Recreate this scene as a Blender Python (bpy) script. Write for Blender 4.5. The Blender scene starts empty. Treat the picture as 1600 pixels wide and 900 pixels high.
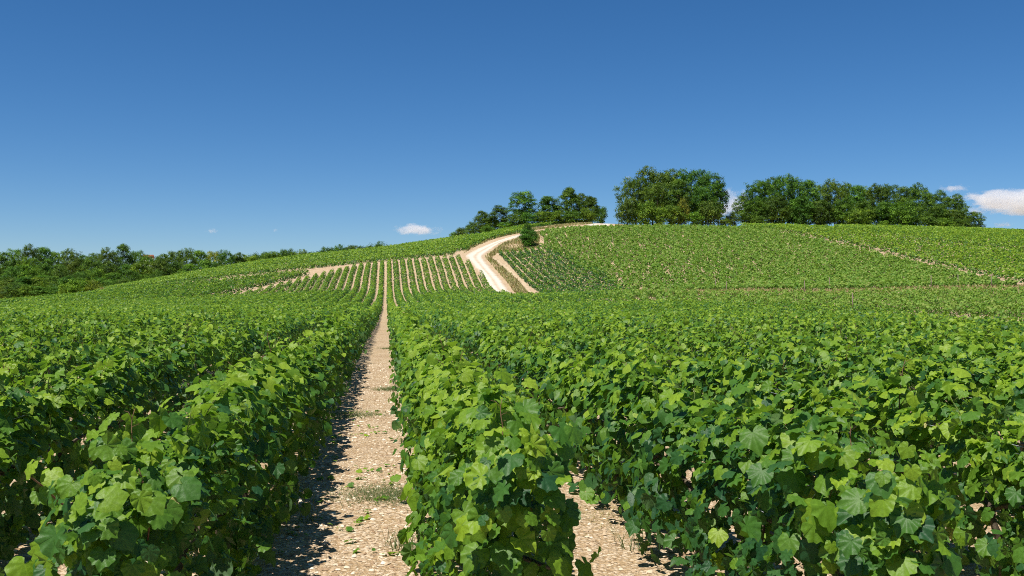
import bpy, math
import numpy as np
from mathutils import Matrix, Vector

rng = np.random.default_rng(11)
SC = bpy.context.scene
COL = SC.collection
rad = math.radians

# ------------------------------------------------------------------ camera
FPX, HY, CAMH = 1555.0, 462.0, 1.65          # focal length and eye level in pixels of the 1600 px photo, eye height in m
TH = math.atan(196 / FPX)                    # the vine rows run along +Y, the camera looks a little to their right
CT, ST = math.cos(TH), math.sin(TH)
cd = bpy.data.cameras.new('camera')
cam = bpy.data.objects.new('camera', cd)
COL.objects.link(cam)
cam.location = (0, 0, CAMH)
cam.rotation_euler = (rad(90) + math.atan((HY - 450) / FPX), 0, -TH)
cd.sensor_width = 36.0
cd.lens = FPX * 36 / 1600
cd.clip_start, cd.clip_end = 0.05, 12000
cd.dof.use_dof = True
cd.dof.focus_distance = 11.0
cd.dof.aperture_fstop = 10.0
SC.camera = cam

# ------------------------------------------------------------------ light
SUN_DIR = Vector((-0.62, -0.50, 1.62)).normalized()       # towards the sun
EL = math.asin(SUN_DIR.z)
w = bpy.data.worlds.new('World')
SC.world = w
w.use_nodes = True
nt = w.node_tree
sky = nt.nodes.new('ShaderNodeTexSky')
sky.sky_type = 'NISHITA'
sky.sun_disc = False
sky.sun_elevation = EL
sky.sun_rotation = math.atan2(SUN_DIR.x, SUN_DIR.y)
sky.altitude = 500
sky.air_density = 0.8
sky.dust_density = 0.2
sky.ozone_density = 7.0
bg = nt.nodes['Background']
bg.inputs['Strength'].default_value = 0.072
hsv = nt.nodes.new('ShaderNodeHueSaturation')          # the deep clear blue of a polarised summer sky
hsv.inputs['Saturation'].default_value = 1.2
nt.links.new(sky.outputs[0], hsv.inputs['Color'])
nt.links.new(hsv.outputs[0], bg.inputs[0])
sl = bpy.data.lights.new('sun', 'SUN')
sl.energy = 4.6
sl.angle = rad(0.53)
sl.color = (1.0, 0.955, 0.87)
so = bpy.data.objects.new('sun', sl)
COL.objects.link(so)
so.rotation_euler = SUN_DIR.to_track_quat('Z', 'Y').to_euler()
so.location = (0, 0, 300)
vs = SC.view_settings
vs.view_transform = 'Standard'
vs.look = 'None'
vs.exposure = 0.5
vs.gamma = 1.0
vs.use_curve_mapping = False
SC.cycles.max_bounces = 16
SC.cycles.diffuse_bounces = 4
SC.cycles.transmission_bounces = 5
SC.cycles.volume_bounces = 3
SC.cycles.use_denoising = False
SC.cycles.sample_clamp_indirect = 2.0
SC.cycles.filter_width = 1.0

# ------------------------------------------------------------------ terrain height
def from_px(px, d):
    xc = (px - 800) / FPX * d
    return xc * CT + d * ST, -xc * ST + d * CT

CTRL = []
def cp(px, d, z=None, py=None):
    x, y = from_px(px, d)
    if z is None:
        z = CAMH + (HY - py) * d / FPX
    CTRL.append((x, y, z))
for d_ in (-40, -10, 5, 20, 40):             # the flat where the camera stands
    for xo in (-60, -25, 0, 25, 60):
        CTRL.append((xo, d_, -0.012 * max(0, xo) if d_ > 10 else 0.0))
cp(604, 70, -0.25); cp(604, 100, -0.05); cp(604, 130, 0.45); cp(604, 150, 1.1); cp(604, 166, py=460); cp(604, 190, py=436)
cp(604, 222, py=409); cp(604, 255, py=392); cp(604, 300, z=12.5); cp(604, 400, z=8)
cp(470, 178, py=462); cp(470, 205, py=438); cp(470, 228, py=425); cp(470, 258, py=404); cp(470, 310, z=9.5)
cp(300, 120, -0.5); cp(300, 175, py=469); cp(300, 215, py=446); cp(300, 235, py=438); cp(300, 262, py=430); cp(300, 310, z=4.5)
cp(100, 90, -0.7); cp(100, 170, py=476); cp(100, 220, py=466.5); cp(100, 255, py=463.5); cp(100, 300, z=0.2)
cp(-80, 90, -0.8); cp(-80, 190, py=481); cp(-80, 260, py=476); cp(-80, 320, z=-0.5)
for px_ in (-150, 0, 150, 300, 450):
    cp(px_, 360, -1.0 if px_ < 300 else 1.5); cp(px_, 450, 3.5); cp(px_, 560, 7)
cp(650, 450, 5); cp(650, 560, 8)
cp(722, 150, 0.8); cp(722, 180, py=452); cp(725, 212, py=401); cp(740, 252, py=374); cp(740, 300, py=372)
cp(810, 171, py=458); cp(770, 190, py=432); cp(765, 214, py=399); cp(810, 238, py=369); cp(825, 220, py=388); cp(800, 290, py=359)
cp(925, 272, py=351); cp(860, 262, py=358); cp(900, 290, py=350)
cp(850, 110, -0.6); cp(850, 150, py=467); cp(950, 158, py=463); cp(850, 215, py=392); cp(900, 195, py=415)
cp(1000, 60, -0.6); cp(1000, 95, py=486); cp(1000, 130, py=464); cp(1000, 180, py=418); cp(1050, 236, py=357); cp(1050, 262, py=354.5)
cp(1300, 55, -0.8); cp(1300, 85, py=505); cp(1300, 125, py=463); cp(1300, 175, py=410); cp(1300, 228, py=359); cp(1300, 262, py=359)
cp(1600, 50, -1.0); cp(1600, 80, py=513); cp(1600, 118, py=464); cp(1600, 165, py=410); cp(1600, 215, py=368); cp(1600, 270, py=370)
cp(1900, 60, -1.5); cp(1900, 120, 1.5); cp(1900, 220, 12.5); cp(1900, 300, 12)
for px_ in (900, 1100, 1300, 1600, 1900):
    cp(px_, 340, 17); cp(px_, 450, 14); cp(px_, 560, 12)
cp(750, 380, 17); cp(750, 560, 12)
CTRL = np.array(CTRL)

def tps_fit(P, lam=0.002):
    q = P[:, :2] / 100
    n = len(q)
    r2 = ((q[:, None] - q[None]) ** 2).sum(-1)
    K = 0.5 * r2 * np.log(r2 + 1e-12) + lam * np.eye(n)
    Q = np.c_[np.ones(n), q]
    A = np.block([[K, Q], [Q.T, np.zeros((3, 3))]])
    s = np.linalg.solve(A, np.r_[P[:, 2], 0, 0, 0])
    return q, s[:n], s[n:]
TQ, TW, TA = tps_fit(CTRL)

def tps(x, y):
    x, y = np.ravel(x) / 100, np.ravel(y) / 100
    out = np.empty(len(x))
    for a in range(0, len(x), 20000):
        xa, ya = x[a:a + 20000], y[a:a + 20000]
        r2 = (xa[:, None] - TQ[:, 0]) ** 2 + (ya[:, None] - TQ[:, 1]) ** 2
        out[a:a + 20000] = (0.5 * r2 * np.log(r2 + 1e-12)) @ TW + TA[0] + TA[1] * xa + TA[2] * ya
    return out
GS = 2.5
GX = np.arange(-330, 400.1, GS)
GY = np.arange(-50, 640.1, GS)
mx, my = np.meshgrid(GX, GY)
GZ = tps(mx, my).reshape(mx.shape)
GZ = np.clip(GZ, -3, 30)
def _edge(v, lo, hi, m=60):
    return np.clip(np.minimum(v - lo, hi - v) / m, 0, 1)
ew = _edge(mx, -330, 400) * np.clip((640 - my) / 60, 0, 1)
ew = ew * ew * (3 - 2 * ew)
GZ = GZ * ew + 4 * (1 - ew)
k_ = np.clip((my + 50) / 40, 0, 1)
GZ = GZ * k_ + 0 * (1 - k_)

def zt(x, y):
    x = np.asarray(x, float); y = np.asarray(y, float)
    fx = np.clip((x - GX[0]) / GS, 0, len(GX) - 1.001)
    fy = np.clip((y - GY[0]) / GS, 0, len(GY) - 1.001)
    i, j = fx.astype(int), fy.astype(int)
    a, b = fx - i, fy - j
    return (GZ[j, i] * (1 - a) * (1 - b) + GZ[j, i + 1] * a * (1 - b) + GZ[j + 1, i] * (1 - a) * b + GZ[j + 1, i + 1] * a * b)

def ground_at(px, py, dmin=3.0, dmax=420.0):
    """the point of the ground that the photograph shows at a pixel"""
    d = np.arange(dmin, dmax, 0.25)
    x, y = from_px(px, d)
    z = CAMH + (HY - py) * d / FPX
    k = np.nonzero(z < zt(x, y))[0]
    if len(k) == 0:
        k = [int(np.argmin(z - zt(x, y)))]
    return float(x[k[0]]), float(y[k[0]])

def depth_px(x, y, z):
    d = x * ST + y * CT
    xc = x * CT - y * ST
    dd = np.maximum(d, 0.3)
    return d, 800 + FPX * xc / dd, HY - FPX * (z - CAMH) / dd

def poly(px_list):
    return np.array([ground_at(*p) for p in px_list])

def inside(P, x, y):
    x = np.asarray(x, float); y = np.asarray(y, float)
    r = np.zeros(x.shape, bool)
    n = len(P)
    for i in range(n):
        x1, y1 = P[i]; x2, y2 = P[(i + 1) % n]
        c = ((y1 > y) != (y2 > y)) & (x < (x2 - x1) * (y - y1) / (y2 - y1 + 1e-12) + x1)
        r ^= c
    return r

# ------------------------------------------------------------------ mesh helpers
def mesh_np(name, V, F, mats, attrs=None, smooth=True):
    """V (n,3), F (m,3) or (m,4) -> mesh; attrs {name: (type, array)} on points"""
    me = bpy.data.meshes.new(name)
    V = np.ascontiguousarray(V, np.float32); F = np.ascontiguousarray(F, np.int32)
    me.vertices.add(len(V)); me.vertices.foreach_set('co', V.ravel())
    k = F.shape[1]
    me.loops.add(F.size); me.loops.foreach_set('vertex_index', F.ravel())
    me.polygons.add(len(F)); me.polygons.foreach_set('loop_start', np.arange(0, F.size, k, dtype=np.int32))
    if smooth:
        me.polygons.foreach_set('use_smooth', np.ones(len(F), bool))
    for an, (ty, arr) in (attrs or {}).items():
        a = me.attributes.new(an, ty, 'POINT')
        a.data.foreach_set('vector' if ty == 'FLOAT_VECTOR' else 'value', np.ascontiguousarray(arr, np.float32).ravel())
    for m in (mats if isinstance(mats, (list, tuple)) else [mats]):
        me.materials.append(m)
    me.update(calc_edges=True)
    return me

def link(name, me, parent=None, loc=None, kind=None):
    o = bpy.data.objects.new(name, me)
    COL.objects.link(o)
    if parent is not None:
        o.parent = parent
    if loc is not None:
        o.location = loc
    if kind:
        o['kind'] = kind
    return o

def thing(name, label, cat, loc=(0, 0, 0), group=None, me=None):
    o = bpy.data.objects.new(name, me)
    COL.objects.link(o)
    o.location = loc
    o['label'] = label; o['category'] = cat
    if group:
        o['group'] = group
    return o

def tube(P, R, sides=6, cap=True):
    P = np.asarray(P, float); n = len(P)
    R = np.broadcast_to(np.asarray(R, float), (n,))
    T = np.gradient(P, axis=0); T /= np.linalg.norm(T, axis=1)[:, None] + 1e-9
    ref = np.array([0.31, 0.2, 0.93]) if abs(T[0, 2]) < 0.8 else np.array([1.0, 0.13, 0.1])
    A = np.cross(T, ref); A /= np.linalg.norm(A, axis=1)[:, None] + 1e-9
    B = np.cross(T, A)
    ang = np.arange(sides) * 2 * math.pi / sides
    V = P[:, None] + R[:, None, None] * (np.cos(ang)[None, :, None] * A[:, None] + np.sin(ang)[None, :, None] * B[:, None])
    V = V.reshape(-1, 3)
    F = []
    for i in range(n - 1):
        for s in range(sides):
            a, b = i * sides + s, i * sides + (s + 1) % sides
            F += [(a, b, b + sides), (a, b + sides, a + sides)]
    if cap:
        e = len(V)
        V = np.vstack([V, P[0], P[-1]])
        for s in range(sides):
            F.append((e, (s + 1) % sides, s))
            F.append((e + 1, (n - 1) * sides + s, (n - 1) * sides + (s + 1) % sides))
    return V, np.array(F)

def join(parts):
    V, F, o = [], [], 0
    for v, f in parts:
        V.append(v); F.append(np.asarray(f) + o); o += len(v)
    return np.vstack(V), np.vstack(F)

# ------------------------------------------------------------------ materials
def new_mat(name):
    m = bpy.data.materials.new(name)
    m.use_nodes = True
    m.node_tree.nodes.clear()
    return m, m.node_tree.nodes, m.node_tree.links

def ramp(N, stops, interp='LINEAR'):
    r = N.new('ShaderNodeValToRGB')
    el = r.color_ramp.elements
    r.color_ramp.interpolation = interp
    while len(el) < len(stops):
        el.new(0.5)
    for e, (p, c) in zip(el, stops):
        e.position = p; e.color = (*c, 1)
    return r

def math_node(N, L, op, a, b=None, c=None, clamp=False):
    m = N.new('ShaderNodeMath'); m.operation = op; m.use_clamp = clamp
    for i, v in enumerate((a, b, c)):
        if v is None:
            continue
        if isinstance(v, (int, float)):
            m.inputs[i].default_value = v
        else:
            L.new(v, m.inputs[i])
    return m.outputs[0]

def mix_col(N, L, fac, a, b, blend='MIX'):
    m = N.new('ShaderNodeMix'); m.data_type = 'RGBA'; m.blend_type = blend
    for i, v in ((0, fac), (6, a), (7, b)):
        if isinstance(v, (int, float)):
            m.inputs[i].default_value = v
        elif isinstance(v, tuple):
            m.inputs[i].default_value = (*v, 1)
        else:
            L.new(v, m.inputs[i])
    return m.outputs[2]

def leaf_material(name, stops, veins=False, trans=0.32, rough=0.5, spec=0.35, trans_tint=(0.22, 0.42, 0.03), obj_var=0.0, tstr=1.0):
    m, N, L = new_mat(name)
    out = N.new('ShaderNodeOutputMaterial')
    at = N.new('ShaderNodeAttribute'); at.attribute_name = 'tint'
    r = ramp(N, stops)
    L.new(at.outputs['Fac'], r.inputs[0])
    col = r.outputs[0]
    if obj_var:
        oi = N.new('ShaderNodeObjectInfo')
        hs = N.new('ShaderNodeHueSaturation')
        L.new(math_node(N, L, 'MULTIPLY_ADD', oi.outputs['Random'], obj_var * 0.10, 0.5 - obj_var * 0.05), hs.inputs['Hue'])
        L.new(math_node(N, L, 'MULTIPLY_ADD', oi.outputs['Random'], obj_var, 1 - obj_var * 0.5), hs.inputs['Value'])
        L.new(col, hs.inputs['Color']); col = hs.outputs[0]
        L.new(oi.outputs['Color'], (mx_ := N.new('ShaderNodeMix')).inputs[7])
        mx_.data_type = 'RGBA'; mx_.blend_type = 'MULTIPLY'; mx_.inputs[0].default_value = 1
        L.new(oi.outputs['Color'], mx_.inputs[7]); L.new(col, mx_.inputs[6]); col = mx_.outputs[2]
    if veins:
        lv = N.new('ShaderNodeAttribute'); lv.attribute_name = 'luv'
        sp = N.new('ShaderNodeSeparateXYZ'); L.new(lv.outputs['Vector'], sp.inputs[0])
        ang = math_node(N, L, 'ABSOLUTE', math_node(N, L, 'ARCTAN2', sp.outputs[0], sp.outputs[1]))
        ln = N.new('ShaderNodeVectorMath'); ln.operation = 'LENGTH'; L.new(lv.outputs['Vector'], ln.inputs[0])
        ds = None
        for a in (0.0, 0.82, 1.72):
            d_ = math_node(N, L, 'MULTIPLY', math_node(N, L, 'ABSOLUTE', math_node(N, L, 'SUBTRACT', ang, a)), ln.outputs['Value'])
            ds = d_ if ds is None else math_node(N, L, 'MINIMUM', ds, d_)
        mr = N.new('ShaderNodeMapRange'); L.new(ds, mr.inputs[0])
        mr.inputs[1].default_value = 0.006; mr.inputs[2].default_value = 0.026
        mr.inputs[3].default_value = 0.34; mr.inputs[4].default_value = 0.0
        L_light = mix_col(N, L, 1.0, col, (1.5, 1.4, 1.6), 'MULTIPLY')
        col = mix_col(N, L, mr.outputs[0], col, L_light)
        # secondary veins and blotches
        tc = N.new('ShaderNodeVectorMath'); tc.operation = 'SCALE'; L.new(lv.outputs['Vector'], tc.inputs[0]); tc.inputs['Scale'].default_value = 1.0
        nz = N.new('ShaderNodeTexNoise'); nz.inputs['Scale'].default_value = 5; nz.inputs['Detail'].default_value = 3
        L.new(tc.outputs[0], nz.inputs['Vector'])
        v = math_node(N, L, 'MULTIPLY_ADD', nz.outputs[0], 0.7, 0.65)
        cv = N.new('ShaderNodeCombineColor')
        for i in range(3): L.new(v, cv.inputs[i])
        col = mix_col(N, L, 1.0, col, cv.outputs[0], 'MULTIPLY')
    ge = N.new('ShaderNodeNewGeometry')
    under = mix_col(N, L, 0.45 if veins else 0.2, col, (0.13, 0.19, 0.10))
    colf = mix_col(N, L, ge.outputs['Backfacing'], col, under)
    bs = N.new('ShaderNodeBsdfPrincipled')
    L.new(colf, bs.inputs['Base Color'])
    bs.inputs['Roughness'].default_value = rough
    bs.inputs['Specular IOR Level'].default_value = spec
    if veins:
        bp = N.new('ShaderNodeBump'); bp.inputs['Strength'].default_value = 0.5; bp.inputs['Distance'].default_value = 0.006
        L.new(nz.outputs[0], bp.inputs['Height']); L.new(bp.outputs[0], bs.inputs['Normal'])
    tr = N.new('ShaderNodeBsdfTranslucent')
    tcol = mix_col(N, L, 0.5, mix_col(N, L, 1.0, col, (1.7, 1.9, 0.6), 'MULTIPLY'), trans_tint)
    tcol = mix_col(N, L, 1.0, tcol, (tstr, tstr, tstr), 'MULTIPLY')
    L.new(tcol, tr.inputs['Color'])
    ms = N.new('ShaderNodeMixShader'); ms.inputs[0].default_value = trans
    L.new(bs.outputs[0], ms.inputs[1]); L.new(tr.outputs[0], ms.inputs[2])
    L.new(ms.outputs[0], out.inputs[0])
    return m

def simple_mat(name, c1, c2, scale=8.0, rough=0.85, bump=0.3, spec=0.2, coord='Object', detail=5.0):
    m, N, L = new_mat(name)
    out = N.new('ShaderNodeOutputMaterial')
    tc = N.new('ShaderNodeTexCoord')
    nz = N.new('ShaderNodeTexNoise'); nz.inputs['Scale'].default_value = scale; nz.inputs['Detail'].default_value = detail
    L.new(tc.outputs[coord], nz.inputs['Vector'])
    r = ramp(N, [(0.3, c1), (0.7, c2)]); L.new(nz.outputs[0], r.inputs[0])
    bs = N.new('ShaderNodeBsdfPrincipled')
    L.new(r.outputs[0], bs.inputs['Base Color'])
    bs.inputs['Roughness'].default_value = rough; bs.inputs['Specular IOR Level'].default_value = spec
    bp = N.new('ShaderNodeBump'); bp.inputs['Strength'].default_value = bump; bp.inputs['Distance'].default_value = 0.02
    L.new(nz.outputs[0], bp.inputs['Height']); L.new(bp.outputs[0], bs.inputs['Normal'])
    L.new(bs.outputs[0], out.inputs[0])
    return m

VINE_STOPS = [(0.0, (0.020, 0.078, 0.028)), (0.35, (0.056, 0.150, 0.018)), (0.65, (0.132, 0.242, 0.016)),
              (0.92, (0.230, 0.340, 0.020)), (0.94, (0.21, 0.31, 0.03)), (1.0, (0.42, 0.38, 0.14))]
M_LEAF = leaf_material('vine_leaf', VINE_STOPS, veins=True, trans=0.31, rough=0.48, spec=0.28)
M_LEAF_FAR = leaf_material('vine_leaf_distant', VINE_STOPS, veins=False, trans=0.30, rough=0.52, spec=0.3)
M_SPARSE = leaf_material('sparse_vine_leaf', [(0.0, (0.050, 0.130, 0.018)), (0.5, (0.105, 0.212, 0.022)), (0.9, (0.185, 0.295, 0.04)), (1.0, (0.32, 0.28, 0.10))], trans=0.28, rough=0.6, spec=0.25)
M_TREE = leaf_material('tree_leaf', [(0.0, (0.030, 0.078, 0.010)), (0.5, (0.090, 0.180, 0.013)), (1.0, (0.185, 0.295, 0.020))], trans=0.26,
                       rough=0.6, spec=0.25, trans_tint=(0.10, 0.18, 0.015), obj_var=0.35)
M_BARK = simple_mat('bark', (0.06, 0.045, 0.03), (0.16, 0.125, 0.09), 14, bump=0.8)
M_SHOOT = simple_mat('green_shoot', (0.10, 0.17, 0.03), (0.20, 0.22, 0.06), 9, rough=0.6, bump=0.1)
M_CANE = simple_mat('brown_cane', (0.10, 0.05, 0.03), (0.22, 0.13, 0.07), 12, rough=0.7, bump=0.3)
M_POST = simple_mat('weathered_wood', (0.20, 0.15, 0.10), (0.36, 0.30, 0.23), 16, bump=0.6)
M_WIRE = simple_mat('galvanised_wire', (0.35, 0.38, 0.42), (0.5, 0.53, 0.56), 30, rough=0.4, bump=0.0, spec=0.6)
M_STONE = simple_mat('limestone', (0.36, 0.29, 0.21), (0.62, 0.54, 0.43), 9, bump=0.4)
M_DRY = leaf_material('dry_grass', [(0.0, (0.32, 0.25, 0.11)), (0.55, (0.46, 0.37, 0.18)), (0.8, (0.50, 0.43, 0.23)), (1.0, (0.22, 0.26, 0.06))], trans=0.2, rough=0.8, spec=0.1, trans_tint=(0.35, 0.27, 0.10))
M_WEED = leaf_material('weed_green', [(0.0, (0.06, 0.085, 0.03)), (0.6, (0.10, 0.13, 0.045)), (1.0, (0.20, 0.19, 0.08))], trans=0.25, rough=0.7, spec=0.2)

def ground_material():
    m, N, L = new_mat('stony_soil')
    out = N.new('ShaderNodeOutputMaterial')
    ge = N.new('ShaderNodeNewGeometry')
    pos = ge.outputs['Position']
    def noise(scale, detail=4, rough=0.55):
        n = N.new('ShaderNodeTexNoise'); n.inputs['Scale'].default_value = scale; n.inputs['Detail'].default_value = detail
        n.inputs['Roughness'].default_value = rough
        L.new(pos, n.inputs['Vector']); return n.outputs[0]
    big = noise(0.35, 3); mid = noise(3.2, 5); fine = noise(26, 4)
    vo = N.new('ShaderNodeTexVoronoi'); vo.inputs['Scale'].default_value = 34; vo.inputs['Randomness'].default_value = 1
    L.new(pos, vo.inputs['Vector'])
    vo2 = N.new('ShaderNodeTexVoronoi'); vo2.inputs['Scale'].default_value = 70
    L.new(pos, vo2.inputs['Vector'])
    soil = ramp(N, [(0.25, (0.26, 0.165, 0.09)), (0.5, (0.40, 0.28, 0.16)), (0.75, (0.50, 0.37, 0.23))]); L.new(fine, soil.inputs[0])
    sc_ = N.new('ShaderNodeSeparateColor'); L.new(vo.outputs['Color'], sc_.inputs[0])
    stone = ramp(N, [(0.0, (0.38, 0.275, 0.175)), (0.5, (0.54, 0.415, 0.28)), (1.0, (0.67, 0.55, 0.41))]); L.new(sc_.outputs[0], stone.inputs[0])
    # pebbles show where the voronoi cell is wide, thinned by larger noise
    peb = math_node(N, L, 'LESS_THAN', vo.outputs['Distance'], math_node(N, L, 'MULTIPLY', mid, 1.05))
    c = mix_col(N, L, math_node(N, L, 'MULTIPLY', peb, 0.9), soil.outputs[0], stone.outputs[0])
    c = mix_col(N, L, math_node(N, L, 'MULTIPLY', math_node(N, L, 'SUBTRACT', big, 0.52, clamp=True), 3.5, clamp=True), c, (0.34, 0.225, 0.13))
    bs = N.new('ShaderNodeBsdfPrincipled'); L.new(c, bs.inputs['Base Color'])
    bs.inputs['Roughness'].default_value = 0.95; bs.inputs['Specular IOR Level'].default_value = 0.1
    h = math_node(N, L, 'ADD', math_node(N, L, 'MULTIPLY', vo.outputs['Distance'], -0.9), math_node(N, L, 'MULTIPLY', vo2.outputs['Distance'], -0.4))
    h = math_node(N, L, 'ADD', h, math_node(N, L, 'MULTIPLY', fine, 0.6))
    bp = N.new('ShaderNodeBump'); bp.inputs['Strength'].default_value = 0.9; bp.inputs['Distance'].default_value = 0.025
    L.new(h, bp.inputs['Height']); L.new(bp.outputs[0], bs.inputs['Normal'])
    L.new(bs.outputs[0], out.inputs[0])
    return m
M_GROUND = ground_material()

def road_material():
    m, N, L = new_mat('white_limestone_track')
    out = N.new('ShaderNodeOutputMaterial')
    ac = N.new('ShaderNodeAttribute'); ac.attribute_name = 'across'
    ge = N.new('ShaderNodeNewGeometry')
    n = N.new('ShaderNodeTexNoise'); n.inputs['Scale'].default_value = 0.9; n.inputs['Detail'].default_value = 6; L.new(ge.outputs['Position'], n.inputs['Vector'])
    n2 = N.new('ShaderNodeTexNoise'); n2.inputs['Scale'].default_value = 7; n2.inputs['Detail'].default_value = 4; L.new(ge.outputs['Position'], n2.inputs['Vector'])
    base = ramp(N, [(0.3, (0.52, 0.45, 0.36)), (0.7, (0.68, 0.61, 0.51))]); L.new(n2.outputs[0], base.inputs[0])
    # wheel tracks: two worn bands; rougher, browner crown between and at the edges
    a = math_node(N, L, 'ABSOLUTE', ac.outputs['Fac'])
    off = math_node(N, L, 'ABSOLUTE', math_node(N, L, 'SUBTRACT', a, 0.42))
    rut = N.new('ShaderNodeMapRange'); L.new(math_node(N, L, 'ADD', off, math_node(N, L, 'MULTIPLY_ADD', n.outputs[0], 0.5, -0.25)), rut.inputs[0])
    rut.inputs[1].default_value = 0.12; rut.inputs[2].default_value = 0.5; rut.inputs[3].default_value = 0; rut.inputs[4].default_value = 0.95
    c = mix_col(N, L, rut.outputs[0], base.outputs[0], (0.44, 0.34, 0.235))
    bs = N.new('ShaderNodeBsdfPrincipled'); L.new(c, bs.inputs['Base Color']); bs.inputs['Roughness'].default_value = 0.95
    bs.inputs['Specular IOR Level'].default_value = 0.1
    bp = N.new('ShaderNodeBump'); bp.inputs['Strength'].default_value = 0.6; bp.inputs['Distance'].default_value = 0.05
    L.new(n2.outputs[0], bp.inputs['Height']); L.new(bp.outputs[0], bs.inputs['Normal'])
    L.new(bs.outputs[0], out.inputs[0])
    return m
M_ROAD = road_material()

# ------------------------------------------------------------------ ground sheet
def axis(a, far_lo, far_hi):
    lo = [a[0] - s for s in (40, 120, 300, 700, 1500, far_lo)][::-1]
    hi = [a[-1] + s for s in (40, 120, 300, 700, 1500, far_hi)]
    return np.r_[lo, a, hi]
ax, ay = axis(GX, 3500, 3500), axis(GY, 3500, 4500)
gx, gy = np.meshgrid(ax, ay)
gz = zt(gx, gy)
V = np.c_[gx.ravel(), gy.ravel(), gz.ravel()]
nx, ny = len(ax), len(ay)
ii, jj = np.meshgrid(np.arange(nx - 1), np.arange(ny - 1))
a0 = (jj * nx + ii).ravel()
ground = link('ground', mesh_np('ground', V, np.c_[a0, a0 + 1, a0 + nx + 1, a0 + nx], M_GROUND), kind='structure')

# ------------------------------------------------------------------ white track
def resample(P, step):
    P = np.asarray(P, float)
    s = np.r_[0, np.cumsum(np.linalg.norm(np.diff(P, axis=0), axis=1))]
    t = np.linspace(0, s[-1], max(2, int(s[-1] / step) + 1))
    return np.c_[np.interp(t, s, P[:, 0]), np.interp(t, s, P[:, 1])], t

def smooth(P, n=6):
    P = P.copy()
    for _ in range(n):
        P[1:-1] = 0.25 * P[:-2] + 0.5 * P[1:-1] + 0.25 * P[2:]
    return P

def normals2(P):
    T = np.gradient(P, axis=0); T /= np.linalg.norm(T, axis=1)[:, None] + 1e-9
    return T, np.c_[-T[:, 1], T[:, 0]]

def strip(name, left, right, mat, lift=0.05, step=1.0, across=11):
    n = 90
    def rs(P):
        P = np.array([ground_at(*p) for p in P]); s = np.r_[0, np.cumsum(np.linalg.norm(np.diff(P, axis=0), axis=1))]
        t = np.linspace(0, s[-1], n); return smooth(np.c_[np.interp(t, s, P[:, 0]), np.interp(t, s, P[:, 1])], 8)
    A, B = rs(left), rs(right)
    u = np.linspace(0, 1, across)
    P = A[:, None] * (1 - u)[None, :, None] + B[:, None] * u[None, :, None]
    jit = rng.normal(0, 0.10, (n, across, 2)); jit[:, 2:-2] = 0
    P = P + jit
    prof = lift - 0.12 * (np.abs(u * 2 - 1) > 0.95) - 0.035 * np.exp(-((np.abs(u * 2 - 1) - 0.42) / 0.18) ** 2)
    z = zt(P[..., 0], P[..., 1]) + prof[None]
    V = np.dstack([P, z]).reshape(-1, 3)
    i, j = np.meshgrid(np.arange(across - 1), np.arange(n - 1))
    a = (j * across + i).ravel()
    acr = np.broadcast_to(u * 2 - 1, (n, across)).ravel()
    return link(name, mesh_np(name, V, np.c_[a, a + 1, a + across + 1, a + across], mat, {'across': ('FLOAT', acr)}), kind='structure')

strip('track', [(776, 462), (752, 430), (736, 412), (724, 399), (743, 389.5), (769, 378.5), (810, 367.3), (832, 362.5)],
      [(808, 464), (788, 442), (768, 420), (753, 401), (767, 390), (781, 379.5), (812, 370.5), (836, 366)], M_ROAD, lift=0.07)
strip('track', [(912, 352), (930, 348.6), (950, 346)], [(950, 354), (962, 350), (975, 346)], M_ROAD, lift=0.10)
strip('footpath', [(836, 466), (810, 440), (790, 422), (768, 404)], [(846, 466), (824, 444), (800, 422), (776, 404)],
      simple_mat('bare_soil_path', (0.40, 0.29, 0.175), (0.56, 0.44, 0.30), 1.6, bump=0.4), lift=0.05, across=7)

# ------------------------------------------------------------------ vine leaf shapes
_half = [(0.030, -0.02), (0.11, -0.25), (0.25, -0.30), (0.35, -0.24), (0.46, -0.17), (0.49, -0.04), (0.56, 0.06), (0.53, 0.18), (0.56, 0.30),
         (0.48, 0.38), (0.41, 0.47), (0.34, 0.57), (0.21, 0.64), (0.11, 0.75)]
def leaf_shape(seed, lod=0):
    r = np.random.default_rng(seed)
    if lod == 0:
        h = np.array(_half)
    elif lod == 1:
        h = np.array(_half)[[1, 2, 4, 6, 8, 11]]
    elif lod == 2:
        h = np.array([(0.28, -0.25), (0.55, 0.10), (0.36, 0.5)])
    else:
        h = np.array([(0.52, 0.15)])
    R = h * (1 + r.normal(0, 0.05, h.shape)); Lf = h * (1 + r.normal(0, 0.05, h.shape)); Lf[:, 0] *= -1
    tip = np.array([[r.normal(0, 0.02), 0.82]])
    base = np.array([[0.0, 0.0]]) if lod < 3 else np.array([[0.0, -0.28]])
    if lod < 3:
        O = np.vstack([R, tip, Lf[::-1]])
    else:
        O = np.vstack([R, tip, Lf])
    P = np.vstack([base, O])
    u, v = P[:, 0], P[:, 1]
    cup, fold, wav = r.uniform(-0.2, 0.85), r.uniform(-0.2, 0.6), r.uniform(0.03, 0.09)
    z = fold * np.abs(u) - cup * (u * u + (v - 0.1) ** 2) + wav * np.sin(9 * np.arctan2(u, v) + r.uniform(0, 6)) * np.hypot(u, v) * 2
    if lod == 3:
        z = np.array([0.0, 0.10, -0.05, 0.10]) + r.normal(0, 0.04, 4)
    n = len(O)
    if lod == 3:
        F = np.array([(0, 1, 2), (0, 2, 3)])
    else:
        F = np.array([(0, i, i + 1) for i in range(1, n)])
    Pl = np.c_[u, v, z]
    return Pl - np.array([0, 0, z[0]]), F, np.c_[u, v, 0 * u]
SHAPES = {l: [leaf_shape(100 * l + s, l) for s in range(8 if l < 2 else 4)] for l in range(4)}

def norm(a):
    return a / (np.linalg.norm(a, axis=-1, keepdims=True) + 1e-9)

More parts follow.
